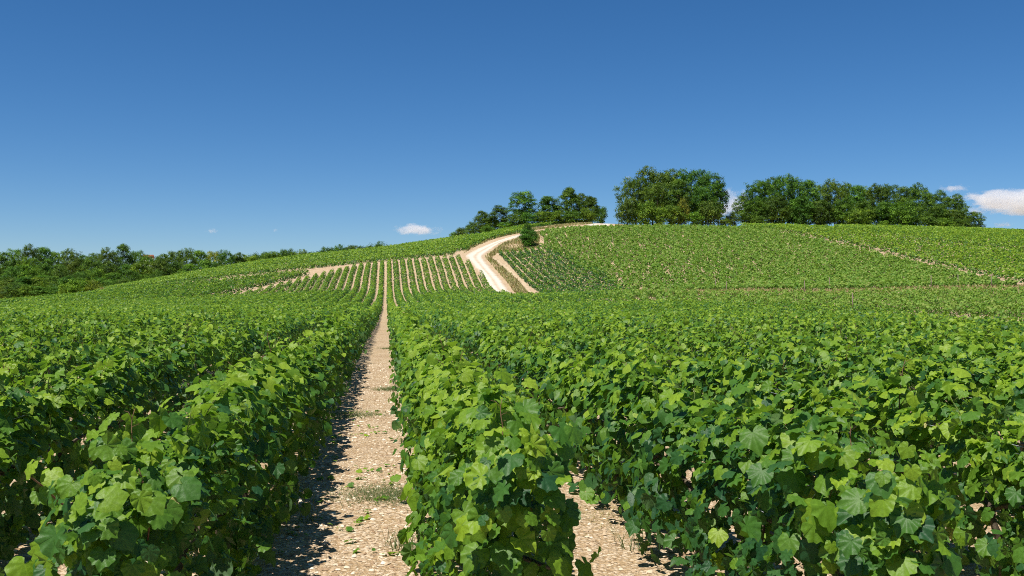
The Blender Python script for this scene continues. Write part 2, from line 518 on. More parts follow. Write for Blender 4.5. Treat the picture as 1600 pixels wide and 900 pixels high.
def batch(name, leaves, mat_near, mat_far):
    """leaves: dict of arrays pos, nrm, tip, size, tint, lod, shp -> list of (V,F,tint,luv)"""
    V, F, T, U, o = [], [], [], [], 0
    for lod in range(4):
        for k, (P, f, luv) in enumerate(SHAPES[lod]):
            q = np.nonzero((leaves['lod'] == lod) & (leaves['shp'] % len(SHAPES[lod]) == k))[0]
            if len(q) == 0:
                continue
            n = leaves['nrm'][q]; t = leaves['tip'][q]; s = np.cross(t, n)
            sz = leaves['size'][q][:, None, None]
            v = leaves['pos'][q][:, None] + sz * (P[None, :, 0:1] * s[:, None] + P[None, :, 1:2] * t[:, None] + P[None, :, 2:3] * n[:, None])
            m = len(P)
            V.append(v.reshape(-1, 3))
            F.append((f[None] + (np.arange(len(q)) * m)[:, None, None] + o).reshape(-1, 3))
            o += len(q) * m
            T.append(np.repeat(leaves['tint'][q], m)); U.append(np.tile(luv, (len(q), 1)))
    if not V:
        return None
    near = (leaves['lod'] < 2).any()
    at = {'tint': ('FLOAT', np.concatenate(T))}
    if near:
        at['luv'] = ('FLOAT_VECTOR', np.vstack(U))
    return mesh_np(name, np.vstack(V), np.vstack(F), mat_near if near else mat_far, at)

SUNV = np.array(SUN_DIR)
def row_leaves(P, H=1.0, W=0.34, cover=3.4, smin=0.074, smax=0.22, seed=0, gap=0.0, tint_shift=0.0, bottom=0.12, wgrow=0.0):
    """leaves of one vine row along the ground polyline P; nearer stretches get more, smaller, finer leaves"""
    r = np.random.default_rng(seed)
    Q, t = resample(P, 0.5)
    Tn, Nn = normals2(Q)
    zg = zt(Q[:, 0], Q[:, 1])
    d, px, py = depth_px(Q[:, 0], Q[:, 1], zg + 0.6)
    vis = (d > 1.5) & (px > -130 - 260 * (d < 12)) & (px < 1730 + 200 * (d < 12))
    size = np.clip(smin * (1 + np.clip(d - 10, 0, None) / 60), smin, smax)
    dens = cover / size ** 2 * 0.5 * np.interp(d, [8, 14, 30, 60, 120], [1.30, 0.98, 0.80, 0.62, 0.58]) * vis
    if gap:
        pl = np.sin(t * 5.1 + r.uniform(0, 9)) + np.sin(t * 2.3 + r.uniform(0, 9)) + r.normal(0, 0.5, len(t))
        dens = dens * np.where(pl < -2 + 4 * gap, 0.12, 1.0)
    n = r.poisson(dens)
    idx = np.repeat(np.arange(len(Q)), n)
    if len(idx) == 0:
        return None
    m = len(idx)
    tt = t[idx] + r.uniform(-0.25, 0.25, m)
    ph = r.uniform(0, 6.28, 8)
    fq = np.clip(1.3 - d[idx] / 130, 0.25, 1)
    lump = 0.10 * np.sin(tt * 6.28 / 1.05 + ph[0]) + 0.08 * np.sin(tt * 2.9 + ph[1]) + 0.07 * np.sin(tt * 9.1 + ph[2])
    lump_h = 0.06 * np.sin(tt * 6.28 / 1.05 + ph[0]) + 0.07 * np.sin(tt * 1.7 + ph[3]) + 0.05 * np.sin(tt * 0.43 + ph[6]) + 0.05 * np.sin(tt * 8.3 + ph[4])
    ang = r.uniform(0, 2 * math.pi, m)
    keep_low = (np.sin(ang) > -0.55) | (r.random(m) < 0.55)
    rr = np.where(r.random(m) < 0.56, r.uniform(0.80, 1.06, m), np.sqrt(r.uniform(0.0, 0.8, m)))
    cs = np.clip(size[idx] * 1.5, 0.12, 0.30)             # shoots: leaves gather in tufts with dark pockets between them
    hsh = (np.floor(tt / cs) * 73.0 + np.floor(ang * 2.4 + np.floor(tt / cs) * 0.37) * 19.0).astype(int) % 4096
    tab = r.random((4096, 3))
    rr0 = rr
    tf = np.clip(1 - (d[idx] - 30) / 60, 0.15, 1)
    rr = rr + np.where(rr > 0.7, (tab[hsh, 0] - 0.58) * 0.50 * tf, 0)
    tuft_keep = (r.random(m) < 1 - (0.75 - 1.0 * tab[hsh, 1]) * tf) | (rr < 0.6)
    tuft_tint = (tab[hsh, 2] - 0.5) * 0.30
    ca, sa = np.cos(ang), np.sin(ang)
    ex = 0.66                                             # full at the foot, narrowing to a crest
    cx = np.sign(ca) * np.abs(ca) ** ex; cz = np.sign(sa) * np.abs(sa) ** ex
    Wd_ = W * (1 + wgrow * np.clip((d[idx] - 50) / 90, 0, 1))
    lat = cx * rr * Wd_ * (1 + fq * (lump * 1.4 + 0.12 * np.sin(tt * 4 + 3 * ang))) * (0.86 - 0.34 * cz)
    zc = bottom + (H - bottom) * 0.5; zr = (H - bottom) * 0.5
    hh = zc + cz * rr * zr * (1 + np.where(cz > 0, lump_h * 2.2, lump * 0.6))
    strag = (r.random(m) < 0.05) & (cz > 0.35)
    hh = hh + strag * r.uniform(0.02, 0.16, m)
    hh = np.maximum(hh, 0.06)
    size_l = size[idx] * r.uniform(0.55, 1.42, m)
    x = Q[idx, 0] + Tn[idx, 0] * (tt - t[idx]) + Nn[idx, 0] * lat
    y = Q[idx, 1] + Tn[idx, 1] * (tt - t[idx]) + Nn[idx, 1] * lat
    z = zt(x, y) + hh
    outv = np.c_[Nn[idx] * np.sign(lat)[:, None] * np.abs(cx)[:, None] ** 0.6, np.clip(cz, -0.2, 1) ** 1]
    endw = np.clip(1 - tt / 0.4, 0, 1) - np.clip(1 - (t[-1] - tt) / 0.4, 0, 1)
    outv = outv - np.c_[Tn[idx], np.zeros(m)] * (endw * 1.3)[:, None]
    nr = norm(outv * 0.85 + np.array([0, -0.12, 0.22]) + 0.30 * SUNV + r.normal(0, 0.55, (m, 3)))
    tp = np.c_[Nn[idx] * (np.sign(lat) * 0.35)[:, None], np.full(m, -0.75)] + r.normal(0, 0.45, (m, 3))
    tp = norm(tp - nr * (tp * nr).sum(1, keepdims=True))
    tint = np.clip(r.normal(0.42, 0.21, m) + (0.26 * np.clip(cz, 0, 1) ** 1.5 - 0.20 * np.clip(-cz + 0.4, 0, 1)) * (rr > 0.75) - 0.04 + 0.25 * strag + 0.10 * np.sin(tt * 0.9 + ph[5]) + tint_shift + tuft_tint, 0, 0.93)  # young crest lighter, old low leaves darker, deepened to paint shade between rows
    tint = np.where(r.random(m) < 0.002, 1.0, tint)
    dl = d[idx]
    lod = np.where(dl < 5.8, 0, np.where(dl < 11.5, 1, np.where(dl < 22, 2, 3)))
    inner = (rr0 < 0.6) & (np.abs(endw) < 0.1)                                      # the leaves deep inside: fewer, larger, plainer
    size_l = size_l * np.where(inner, 1.25, 1.0)
    lod = np.where(inner, 3, lod)
    lod = np.where((hh < 0.4) & (dl > 9), 3, lod)
    keep_low = keep_low & (~inner | (r.random(m) < 0.5))
    k = keep_low & tuft_keep & (hh < H * 1.35)
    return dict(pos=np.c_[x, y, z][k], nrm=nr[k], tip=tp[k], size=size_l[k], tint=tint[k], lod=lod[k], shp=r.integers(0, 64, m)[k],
                out=rr[k], d=dl[k])

def cat_leaves(a, b):
    return b if a is None else {k: np.concatenate([a[k], b[k]]) for k in a}

# shared single-leaf meshes for the leaves that are objects of their own
TINTS = (0.12, 0.28, 0.42, 0.56, 0.70, 0.86, 0.93, 1.0)
ONE_LEAF = {}
def one_leaf(shp, tint):
    i = int(np.argmin([abs(tint - q) for q in TINTS])); s = int(shp) % 8
    if (s, i) not in ONE_LEAF:
        P, F, luv = SHAPES[0][s]
        ONE_LEAF[(s, i)] = mesh_np('leaf', P, F, M_LEAF, {'tint': ('FLOAT', np.full(len(P), TINTS[i])), 'luv': ('FLOAT_VECTOR', luv)})
    return ONE_LEAF[(s, i)]

def leaf_object(root, p, n, t, size, shp, tint):
    o = bpy.data.objects.new('leaf', one_leaf(shp, tint))
    COL.objects.link(o)
    o.parent = root
    s = np.cross(t, n)
    M = Matrix(((s[0] * size, t[0] * size, n[0] * size, p[0] - root.location.x), (s[1] * size, t[1] * size, n[1] * size, p[1] - root.location.y),
                (s[2] * size, t[2] * size, n[2] * size, p[2] - root.location.z), (0, 0, 0, 1)))
    o.matrix_local = M
    return o

def make_shoot(seed, Ls=0.42):
    r = np.random.default_rng(seed)
    s = np.linspace(0, 1, 9)
    b = r.uniform(-0.35, 0.35, 2)
    P = np.c_[b[0] * s ** 2 * Ls + 0.012 * np.sin(s * 9), b[1] * s ** 2 * Ls, s * Ls * (1 - 0.12 * s)]
    parts = [tube(P, np.linspace(0.0042, 0.0016, 9), 5)]
    for q in (3, 5, 7):                                   # petioles
        a = r.uniform(0, 6.28); e = P[q] + np.array([math.cos(a), math.sin(a), 0.5]) * 0.06
        parts.append(tube([P[q], (P[q] + e) / 2 + np.array([0, 0, 0.012]), e], [0.0018, 0.0015, 0.0012], 4))
    a = r.uniform(0, 6.28); q = np.linspace(0, 1, 12)     # a curled tendril
    C = P[6] + np.c_[0.06 * q * math.cos(a) + 0.015 * np.sin(q * 11) * q, 0.06 * q * math.sin(a) + 0.015 * np.cos(q * 11) * q, 0.05 * q - 0.03 * q * q]
    parts.append(tube(C, np.linspace(0.0012, 0.0007, 12), 4))
    return join(parts), P
SHOOTS = []
for s_ in range(7):
    (v_, f_), P_ = make_shoot(s_, 0.34 + 0.05 * s_ % 0.2)
    SHOOTS.append((mesh_np('shoot', v_, f_, M_SHOOT if s_ % 3 else M_CANE), P_))
def make_trunk(seed):
    r = np.random.default_rng(seed)
    s = np.linspace(0, 1, 9)
    P = np.c_[0.05 * np.sin(s * 5 + seed), 0.05 * np.cos(s * 4 + seed), s * 0.52 - 0.03]
    parts = [tube(P, 0.028 - 0.010 * s + 0.004 * np.sin(s * 20), 7)]
    for sg in (-1, 1):
        parts.append(tube([P[-1], P[-1] + np.array([0.02, sg * 0.2, 0.06]), P[-1] + np.array([0, sg * 0.45, 0.08])], [0.017, 0.012, 0.008], 6))
    return join(parts)
TRUNKS = [mesh_np('trunk', *make_trunk(i), M_BARK) for i in range(4)]
post_v, post_f = tube([(0, 0, -0.2), (0.004, 0, 0.6), (0, 0.006, 0.84), (0, 0.006, 0.9)], [0.014, 0.013, 0.012, 0.009], 7)
POST = mesh_np('post', post_v, post_f, M_POST)

ORD = ('first second third fourth fifth sixth seventh eighth ninth tenth eleventh twelfth thirteenth fourteenth fifteenth sixteenth '
       'seventeenth eighteenth nineteenth').split()
TENS = {2: 'twent', 3: 'thirt', 4: 'fort', 5: 'fift', 6: 'sixt', 7: 'sevent'}
def ordinal(n):
    if n < 20:
        return ORD[n - 1]
    t, u = divmod(n, 10)
    return TENS[t] + 'ieth' if u == 0 else TENS[t] + 'y-' + ORD[u - 1]

# ------------------------------------------------------------------ the near block: rows up the slope ahead
ROWS0 = 3.95
A_POLY = poly([(-160, 478), (100, 478), (300, 470.5), (400, 459), (430, 450), (480, 438), (520, 428), (560, 418), (604, 412.5), (650, 409.5), (700, 406), (722, 404),
               (742, 424), (770, 447), (782, 461), (850, 468), (1000, 478), (1200, 487), (1400, 495), (1600, 506), (1780, 515)])
A_POLY = np.vstack([A_POLY, [(45, 0), (-60, 0)]])
HERO = {  # large leaves at the row ends: pixel, depth, size, facing, tilt, tint
    'R1': [(765, 690, 4.15, .15, .55), (835, 730, 3.95, .16, .75), (800, 790, 3.9, .165, .6), (725, 800, 4.0, .14, .5), (860, 850, 3.95, .15, .25), (790, 855, 3.85, .15, .35),
           (845, 690, 4.1, .13, .86), (770, 745, 3.95, .13, .7), (712, 745, 4.2, .12, .3), (745, 860, 3.9, .14, .45), (825, 660, 4.25, .12, .8), (890, 800, 4.0, .12, .15), (880, 870, 3.9, .14, .6)],
    'L1': [(110, 835, 3.9, .19, .02), (50, 725, 3.88, .09, .86), (80, 735, 3.9, .10, .8), (62, 770, 3.92, .09, .6), (100, 760, 3.93, .11, .86), (120, 800, 3.96, .12, .5), (200, 790, 4.0, .15, .35), (205, 830, 3.9, .13, .3), (75, 745, 4.1, .12, .75), (180, 690, 4.2, .13, .8), (195, 720, 4.2, .12, .45),
           (100, 775, 4.1, .12, .55), (40, 880, 3.8, .13, .65), (60, 850, 3.9, .12, .75), (190, 880, 3.9, .14, .4), (130, 880, 3.8, .12, .6), (160, 740, 4.2, .13, .6)],
    'R2': [(1370, 850, 3.7, .18, .30), (1330, 800, 3.8, .16, .75), (1290, 790, 3.8, .15, .55), (1165, 820, 4.2, .13, .3), (1280, 700, 4.1, .15, .8), (1315, 705, 4.1, .14, .7),
           (1175, 675, 4.4, .15, .45), (1270, 820, 3.8, .13, .55), (1380, 745, 4.0, .12, .4), (1345, 830, 3.7, .14, .85), (1190, 735, 4.3, .13, .35), (1400, 880, 3.7, .13, .7), (1240, 740, 4.2, .14, .4)],
}
n_obj_leaf = 0
def build_near_row(side, k):
    global n_obj_leaf
    x = (-0.98 - 1.5 * (k - 1)) if side == 'L' else (0.5 if k == 1 else 1.87 + 1.46 * (k - 2))
    ys = np.arange(ROWS0 - 0.2 + 0.25 * math.sin(k * 2.1 + (side == 'L')), 300, 0.5)
    ok = inside(A_POLY, np.full(len(ys), x), ys)
    run = np.nonzero(~ok[2:])[0]
    end = ys[run[0] + 2] if len(run) else ys[-1]
    if end - ys[0] < 4:
        return
    P = np.array([(x, ys[0]), (x, end)])
    code = side + str(k)
    near = k <= (5 if side == 'L' else 8)
    zb = float(zt(x, ys[0]))
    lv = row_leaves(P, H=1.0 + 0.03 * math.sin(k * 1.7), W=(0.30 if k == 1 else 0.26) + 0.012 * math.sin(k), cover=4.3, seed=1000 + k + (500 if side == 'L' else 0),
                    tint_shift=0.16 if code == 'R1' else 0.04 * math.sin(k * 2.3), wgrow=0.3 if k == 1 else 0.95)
    if lv is None:
        return
    where = 'towards the left-hand wood' if side == 'L' else 'towards the white track'
    if k == 1:
        label = ('vine hedge bordering the gravel alley, ' + ('a brown cane reaching out above a big dark leaf' if side == 'L' else 'its front end thick with bright young shoots'))
    else:
        label = f'vine hedge, {ordinal(k)} out from the gravel alley {where}'
    root = thing('vine_hedge', label, 'vine hedge', (x, ys[0], zb), 'vine hedges of the field running uphill')
    rr = np.random.default_rng(77 + k)
    if near:
        # upright shoots above the top, with their own small bright leaves
        sy = np.arange(ys[0] + 0.15, min(ys[0] + 20, end), 0.26 if k < 3 else 0.42)
        add = {q: [] for q in ('pos', 'nrm', 'tip', 'size', 'tint', 'lod', 'shp', 'out', 'd')}
        for i, yy in enumerate(sy):
            yy = yy + rr.uniform(-0.15, 0.15); xx = x + rr.uniform(-0.11, 0.11)
            me, SP = SHOOTS[rr.integers(0, 7)]
            a = rr.uniform(0, 6.28); zz = float(zt(xx, yy)) + rr.uniform(0.62, 0.92)
            s = rr.uniform(0.7, 1.15)
            if i < 45:
                o = link('shoot', me, root); o.location = (xx - x, yy - ys[0], zz - zb); o.rotation_euler = (rr.normal(0, 0.12), rr.normal(0, 0.12), a); o.scale = (s, s, s)
            ca, sa = math.cos(a), math.sin(a)
            for q, b in zip((3, 4, 5, 6, 7, 8), (1, 1, .85, .7, .55, .4)):
                w_ = SP[q] * s; w_ = np.array([ca * w_[0] - sa * w_[1], sa * w_[0] + ca * w_[1], w_[2]])
                g = rr.uniform(0, 6.28); e = np.array([math.cos(g), math.sin(g), 0.35]) * 0.045 * b
                add['pos'].append(np.array([xx, yy, zz]) + w_ + e)
                nn = norm(np.array([math.cos(g) * .5, math.sin(g) * .5, 0.8]) + rr.normal(0, 0.35, 3)); tp = np.array([math.cos(g), math.sin(g), -0.3]); tp = norm(tp - nn * (tp @ nn))
                add['nrm'].append(nn); add['tip'].append(tp); add['size'].append(0.115 * b * rr.uniform(0.8, 1.15))
                add['tint'].append(np.clip(0.55 + 0.05 * q - 0.1 + rr.normal(0, 0.08), 0, 0.93)); dd = xx * ST + yy * CT
                add['lod'].append(0 if dd < 13 else 1); add['shp'].append(rr.integers(0, 64)); add['out'].append(1.0); add['d'].append(dd)
        lv = cat_leaves(lv, {q: np.array(v) for q, v in add.items()})
    for (px, py, d, size, tint) in HERO.get(code, ()):
        hx, hy = from_px(px, d); hz = CAMH + (HY - py) * d / FPX
        nn = norm(np.array([rr.normal(-0.15, 0.3), -0.75, 0.65 + rr.normal(0, 0.2)])); tp = norm(np.array([rr.normal(0, 0.5), -0.3, -1.0])); tp = norm(tp - nn * (tp @ nn))
        leaf_object(root, (hx, hy, hz), nn, tp, size * 0.80, int(px), min(0.93, tint + (0.12 if code == 'R1' else 0.0)))
    if near:
        d, px, py = depth_px(*lv['pos'].T)
        score = lv['size'] / d * (lv['out'] > 0.85) * (px > -10) * (px < 1610) * (py < 910) * (lv['lod'] <= 1)
        cap = 285
        order = np.argsort(-score)[:cap]
        order = order[score[order] > 0]
        for q in order:
            leaf_object(root, lv['pos'][q], lv['nrm'][q], lv['tip'][q], lv['size'][q], lv['shp'][q], lv['tint'][q])
            n_obj_leaf += 1
        m = np.ones(len(d), bool); m[order] = False
        lv = {q: v[m] for q, v in lv.items()}
        for i in range(16 if k < 3 else 9):
            yy = ys[0] + 0.35 + i * 1.0
            o = link('trunk', TRUNKS[(i + k) % 4], root); o.location = (0, yy - ys[0], float(zt(x, yy)) - zb); o.rotation_euler[2] = rr.uniform(-0.5, 0.5)
        for i in range(5):
            yy = ys[0] + 2.4 + 0.7 * (k % 3) + 6.0 * i
            o = link('post', POST, root); o.location = (0.02, yy - ys[0], float(zt(x, yy)) - zb)
        yy = np.linspace(ys[0] + 0.1, min(end, 34), 18)
        for hw, sd in ((0.55, 0.03), (0.82, -0.04), (0.84, 0.05)):
            v, f = tube(np.c_[np.full(18, sd), yy - ys[0], zt(np.full(18, x), yy) + hw - zb], 0.0016, 4)
            link('wire', mesh_np('wire', v, f, M_WIRE), root)
    if code == 'L1':        # the cane reaching out of the end of the row
        pts = []
        for (px, py, d) in ((150, 815, 4.05), (95, 785, 4.0), (65, 757, 3.95), (40, 738, 3.9)):
            cx_, cy_ = from_px(px, d); pts.append((cx_ - x, cy_ - ys[0], CAMH + (HY - py) * d / FPX - zb))
        v, f = tube(pts, [0.006, 0.005, 0.004, 0.003], 6)
        link('cane', mesh_np('cane', v, f, M_CANE), root)
    lv['pos'] = lv['pos'] - np.array([x, ys[0], zb])
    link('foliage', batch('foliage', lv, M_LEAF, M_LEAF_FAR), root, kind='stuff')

for k in range(1, 58):
    build_near_row('L', k)
for k in range(1, 46):
    build_near_row('R', k)

# ------------------------------------------------------------------ the other plots on the slope
def slope_row(P, label, group, seed, H=1.0, W=0.32, cover=3.2, tint_shift=0.0, smax=0.30, mat=None, gap=0.0):
    P = np.asarray(P, float)
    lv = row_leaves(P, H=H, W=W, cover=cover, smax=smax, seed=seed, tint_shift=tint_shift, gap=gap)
    if lv is None or len(lv['d']) < 30:
        return None
    b = np.array([P[0, 0], P[0, 1], float(zt(P[0, 0], P[0, 1]))])
    root = thing('vine_hedge', label, 'vine hedge', b, group)
    lv['pos'] = lv['pos'] - b
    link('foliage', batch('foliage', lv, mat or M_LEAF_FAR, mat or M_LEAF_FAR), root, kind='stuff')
    return root

def runs(poly_, P):
    """the longest run of P inside a polygon"""
    ok = inside(poly_, P[:, 0], P[:, 1])
    best, cur = (0, 0), None
    for i, v in enumerate(np.r_[ok, False]):
        if v and cur is None:
            cur = i
        if not v and cur is not None:
            if i - cur > best[1] - best[0]:
                best = (cur, i)
            cur = None
    return P[best[0]:best[1]]

# plot of contour rows left of the sloping field
b0, b1 = np.array(ground_at(484, 429.5)), np.array(ground_at(296, 469))
e = (b1 - b0) / np.linalg.norm(b1 - b0); nrm_ = np.array([e[1], -e[0]])
up = np.array(ground_at(330, 440)) - b1
if up @ nrm_ < 0: nrm_ = -nrm_
B_POLY = poly([(486, 430), (478, 427), (420, 432.5), (330, 442), (230, 451.5), (60, 469), (-60, 476), (-60, 482), (100, 477.5), (298, 470.5), (400, 454)])
for j in range(26):
    q = b0 + nrm_ * (0.5 + 1.85 * j)
    t = np.arange(-30, 150, 1.0)
    P = runs(B_POLY, q[None] + t[:, None] * e[None])
    if len(P) > 5:
        slope_row(P, f'contour vine hedge, {ordinal(j + 1)} uphill counting the dark one along the bare soil wedge' if j else
                  'lowest contour vine hedge, dark and shaded along the bare soil wedge', 'vine hedges of the contour plot below the skyline band', 3000 + j, H=1.15, W=0.34, tint_shift=-0.06, cover=5.2)

# band of vines along the skyline
C_EDGE = smooth(resample(poly([(-60, 476), (60, 466), (200, 452), (330, 437), (420, 427), (480, 420), (540, 414), (604, 408.5), (660, 404.5), (716, 399), (726, 397.6)]), 3.0)[0], 10)
_, Cn = normals2(C_EDGE)
if (Cn[:, 1].mean()) < 0: Cn = -Cn
TRK = poly([(723, 398), (740, 388), (765, 377), (806, 366), (830, 361)])
C_CUT = np.vstack([[C_EDGE[0] + (-80, -40)], C_EDGE - Cn * 0.4, TRK + np.array([-0.4, 0.2]), [TRK[-1] + (4, 60)], [C_EDGE[0] + (-80, 120)]])
for j in range(30):
    P = C_EDGE + Cn * (0.6 + 1.5 * j)
    tail = P[-1] + (P[-1] - P[-2]) / np.linalg.norm(P[-1] - P[-2]) * np.arange(1, 40)[:, None]
    P = runs(C_CUT, np.vstack([P, tail]))
    if len(P) > 5:
        slope_row(P, f'vine hedge under the skyline, {ordinal(j + 1)} up from the tops of the striped field', 'vine hedges of the band under the skyline',
                  3200 + j, H=1.1, W=0.46, tint_shift=0.10, cover=5.2)
# short hedges following the track to the crest
D_EDGE = smooth(resample(poly([(736, 386), (765, 373.5), (806, 362), (860, 352.5), (905, 347), (932, 345)]), 2.0)[0], 8)
_, Dn = normals2(D_EDGE)
for j in range(7):
    P = D_EDGE - Dn * 0 + np.array([-0.25, 0.97]) * (1.2 + 1.5 * j)
    slope_row(P, f'vine hedge curving beside the track to the hilltop trees, {ordinal(j + 1)} above the track', 'vine hedges above the bend of the track', 3300 + j, H=1.05, W=0.42, tint_shift=0.06, cover=5.2)

# dark fine-rowed plot right of the track
r0, r1 = np.array(ground_at(778, 399)), np.array(ground_at(851, 463))
e = (r1 - r0) / np.linalg.norm(r1 - r0); nn_ = np.array([-e[1], e[0]])
if nn_[0] < 0: nn_ = -nn_
R_POLY = poly([(772, 398), (840, 390), (886, 399), (938, 429), (1004, 460), (930, 468), (850, 465)])
for j in range(34):
    q = r0 + nn_ * (0.6 + 1.4 * j); t = np.arange(-40, 110, 1.0)
    P = runs(R_POLY, q[None] + t[:, None] * e[None])
    if len(P) > 5:
        slope_row(P, f'dark narrow vine hedge below the round bush, {ordinal(j + 1)} out from the bare soil footpath', 'dark vine hedges beside the footpath', 3400 + j, H=0.95, W=0.31, cover=5.0, tint_shift=-0.18)

def field(name, label, poly_, spacing, direction, seed, H, W, cover, tint_shift, mat, gap=0.0, smax=0.3, wob=0.0):
    """vines too far off to be told apart: one mass"""
    c = poly_.mean(0); dv = np.array(direction) / np.linalg.norm(direction); nv = np.array([-dv[1], dv[0]])
    R = np.abs(poly_ - c).max() * 1.6
    acc = None
    for i, s in enumerate(np.arange(-R, R, spacing)):
        t = np.arange(-R, R, 1.0)
        P = c + nv * s + t[:, None] * dv + nv * (wob * np.convolve(np.random.default_rng(seed * 7 + i).normal(0, 1, len(t) + 2), [.5, .7, .5], 'valid'))[:, None]
        ok = inside(poly_, P[:, 0], P[:, 1])
        cuts = np.nonzero(np.diff(np.r_[0, ok.astype(int), 0]))[0]
        for a, b in zip(cuts[::2], cuts[1::2]):
            if b - a > 2:
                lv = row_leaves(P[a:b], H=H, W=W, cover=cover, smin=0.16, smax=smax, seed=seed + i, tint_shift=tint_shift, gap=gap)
                if lv is not None:
                    lv['lod'][:] = np.maximum(lv['lod'], 3)
                    acc = cat_leaves(acc, lv)
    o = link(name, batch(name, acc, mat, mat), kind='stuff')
    o['label'] = label
    return o
E_POLY = poly([(846, 362.5), (900, 357.6), (960, 356), (1100, 356.5), (1185, 358), (1260, 373), (1380, 399), (1480, 423), (1566, 444), (1600, 449), (1300, 455), (1100, 456), (970, 455), (930, 432), (880, 400), (845, 388)])
F_POLY = poly([(1150, 353), (1192, 354), (1300, 359), (1450, 381), (1600, 395), (1750, 410), (1780, 466), (1600, 444), (1572, 439), (1480, 418.5), (1380, 395), (1265, 371.5)])
F2_POLY = np.vstack([poly([(1310, 360), (1450, 379.5), (1600, 393.5), (1750, 408)]), [from_px(1780, 250), from_px(1600, 262), from_px(1300, 262)]])
G_POLY = poly([(850, 464.5), (960, 461.5), (1100, 462), (1300, 462), (1600, 457), (1760, 455), (1760, 509), (1600, 502), (1400, 491), (1200, 483), (1000, 474.5), (870, 467)])
field('patchy_vines', 'patchy pale green vines with soil showing on the hillside', E_POLY, 1.08, (0.10, 1.0), 5000, 0.85, 0.43, 5.0, 0.16, M_SPARSE, gap=-0.2, wob=0.24)
field('lush_vines', 'lush bright vines on the upper hillside below the wood', F_POLY, 1.4, (1.0, 0.30), 5300, 1.05, 0.42, 4.6, 0.18, M_LEAF_FAR)
field('lush_vines', 'topmost vines along the crest in front of the wood', F2_POLY, 1.4, (1.0, 0.20), 5500, 1.0, 0.42, 4.6, 0.16, M_LEAF_FAR)
field('young_vines', 'pale young vines in the hollow before the hillside', G_POLY, 1.5, (0.15, 1.0), 5700, 0.9, 0.30, 3.8, 0.22, M_SPARSE, gap=0.04, smax=0.22, wob=0.25)

# ------------------------------------------------------------------ grass
def grass(name, label, poly_, dens, seed, h=(0.25, 0.6), wd=0.05, mat=None, tint=(0.4, 0.25), tri_fan=3):
    r = np.random.default_rng(seed)
    lo, hi = poly_.min(0), poly_.max(0)
    n = int((hi - lo).prod() * dens)
    P = lo + r.random((n, 2)) * (hi - lo)
    P = P[inside(poly_, P[:, 0], P[:, 1])]
    nz = np.sin(P[:, 0] * 0.8 + seed) + np.sin(P[:, 1] * 0.55 + 2) + r.normal(0, 0.8, len(P))
    P = P[nz > -0.9]
    if len(P) == 0: return
    n = len(P); hh = r.uniform(*h, n); a = r.uniform(0, 6.28, n)
    lean = r.normal(0, 0.35, (n, 2)) * hh[:, None]
    z = zt(P[:, 0], P[:, 1])
    w2 = wd * np.c_[np.cos(a), np.sin(a)] * r.uniform(0.6, 1.4, n)[:, None]
    A = np.c_[P - w2, z - 0.03]; B = np.c_[P + w2, z - 0.03]
    C = np.c_[P + lean * 0.4 + w2 * 0.7, z + hh * 0.6]; D = np.c_[P + lean * 0.4 - w2 * 0.7, z + hh * 0.6]; E = np.c_[P + lean, z + hh]
    V = np.stack([A, B, C, D, E], 1).reshape(-1, 3)
    f = np.array([(0, 1, 2), (0, 2, 3), (3, 2, 4)])
    F = (f[None] + (np.arange(n) * 5)[:, None, None]).reshape(-1, 3)
    t = np.clip(r.normal(tint[0], tint[1], n), 0, 1)
    o = link(name, mesh_np(name, V, F, mat or M_DRY, {'tint': ('FLOAT', np.repeat(t, 5))}), kind='stuff')
    o['label'] = label
    return o
grass('verge_grass', 'dry tan grass verge between the white track and the footpath', poly([(812, 463), (792, 441), (774, 421), (757, 402), (772, 391), (786, 381), (812, 372), (846, 362), (842, 388), (776, 396), (768, 404), (792, 424), (812, 442), (834, 464)]), 28, 1, tint=(0.74, 0.3), wd=0.09)
grass('bank_grass', 'dry grass bank above the track bend', poly([(723, 397), (740, 387), (765, 376), (806, 365.5), (840, 359), (900, 352), (925, 350), (925, 347.5), (870, 352.5), (800, 363), (762, 373), (736, 385)]), 20, 2, wd=0.09, tint=(0.75, 0.3))
grass('hollow_grass', 'dry grass strip along the foot of the hillside', poly([(1040, 456), (1300, 455), (1600, 448), (1700, 446), (1700, 453), (1600, 456), (1300, 461), (1040, 461)]), 12, 3, wd=0.08, h=(0.2, 0.6))
grass('path_grass', 'dry grass strip climbing between two hillside plots', poly([(1190, 357), (1265, 371.5), (1380, 396), (1480, 419), (1570, 440), (1640, 455), (1640, 462), (1570, 445), (1480, 424), (1380, 400), (1260, 374)]), 5, 4, wd=0.08, h=(0.15, 0.4))
grass('ground_grass', 'thin grass and weeds among the pale young vines', G_POLY, 5, 5, h=(0.15, 0.45), wd=0.06, mat=M_WEED, tint=(0.6, 0.3))
grass('hillside_grass', 'thin weeds between the patchy vines of the hillside', E_POLY, 1.6, 9, h=(0.1, 0.35), wd=0.10, mat=M_WEED, tint=(0.6, 0.3))
grass('field_edge_grass', 'dry grass edge beside the left-hand wood', np.array([from_px(155, 262), from_px(215, 266), from_px(285, 272), from_px(285, 282), from_px(215, 276), from_px(155, 270)]), 12, 6, h=(0.5, 1.3), wd=0.10, tint=(0.6, 0.3))

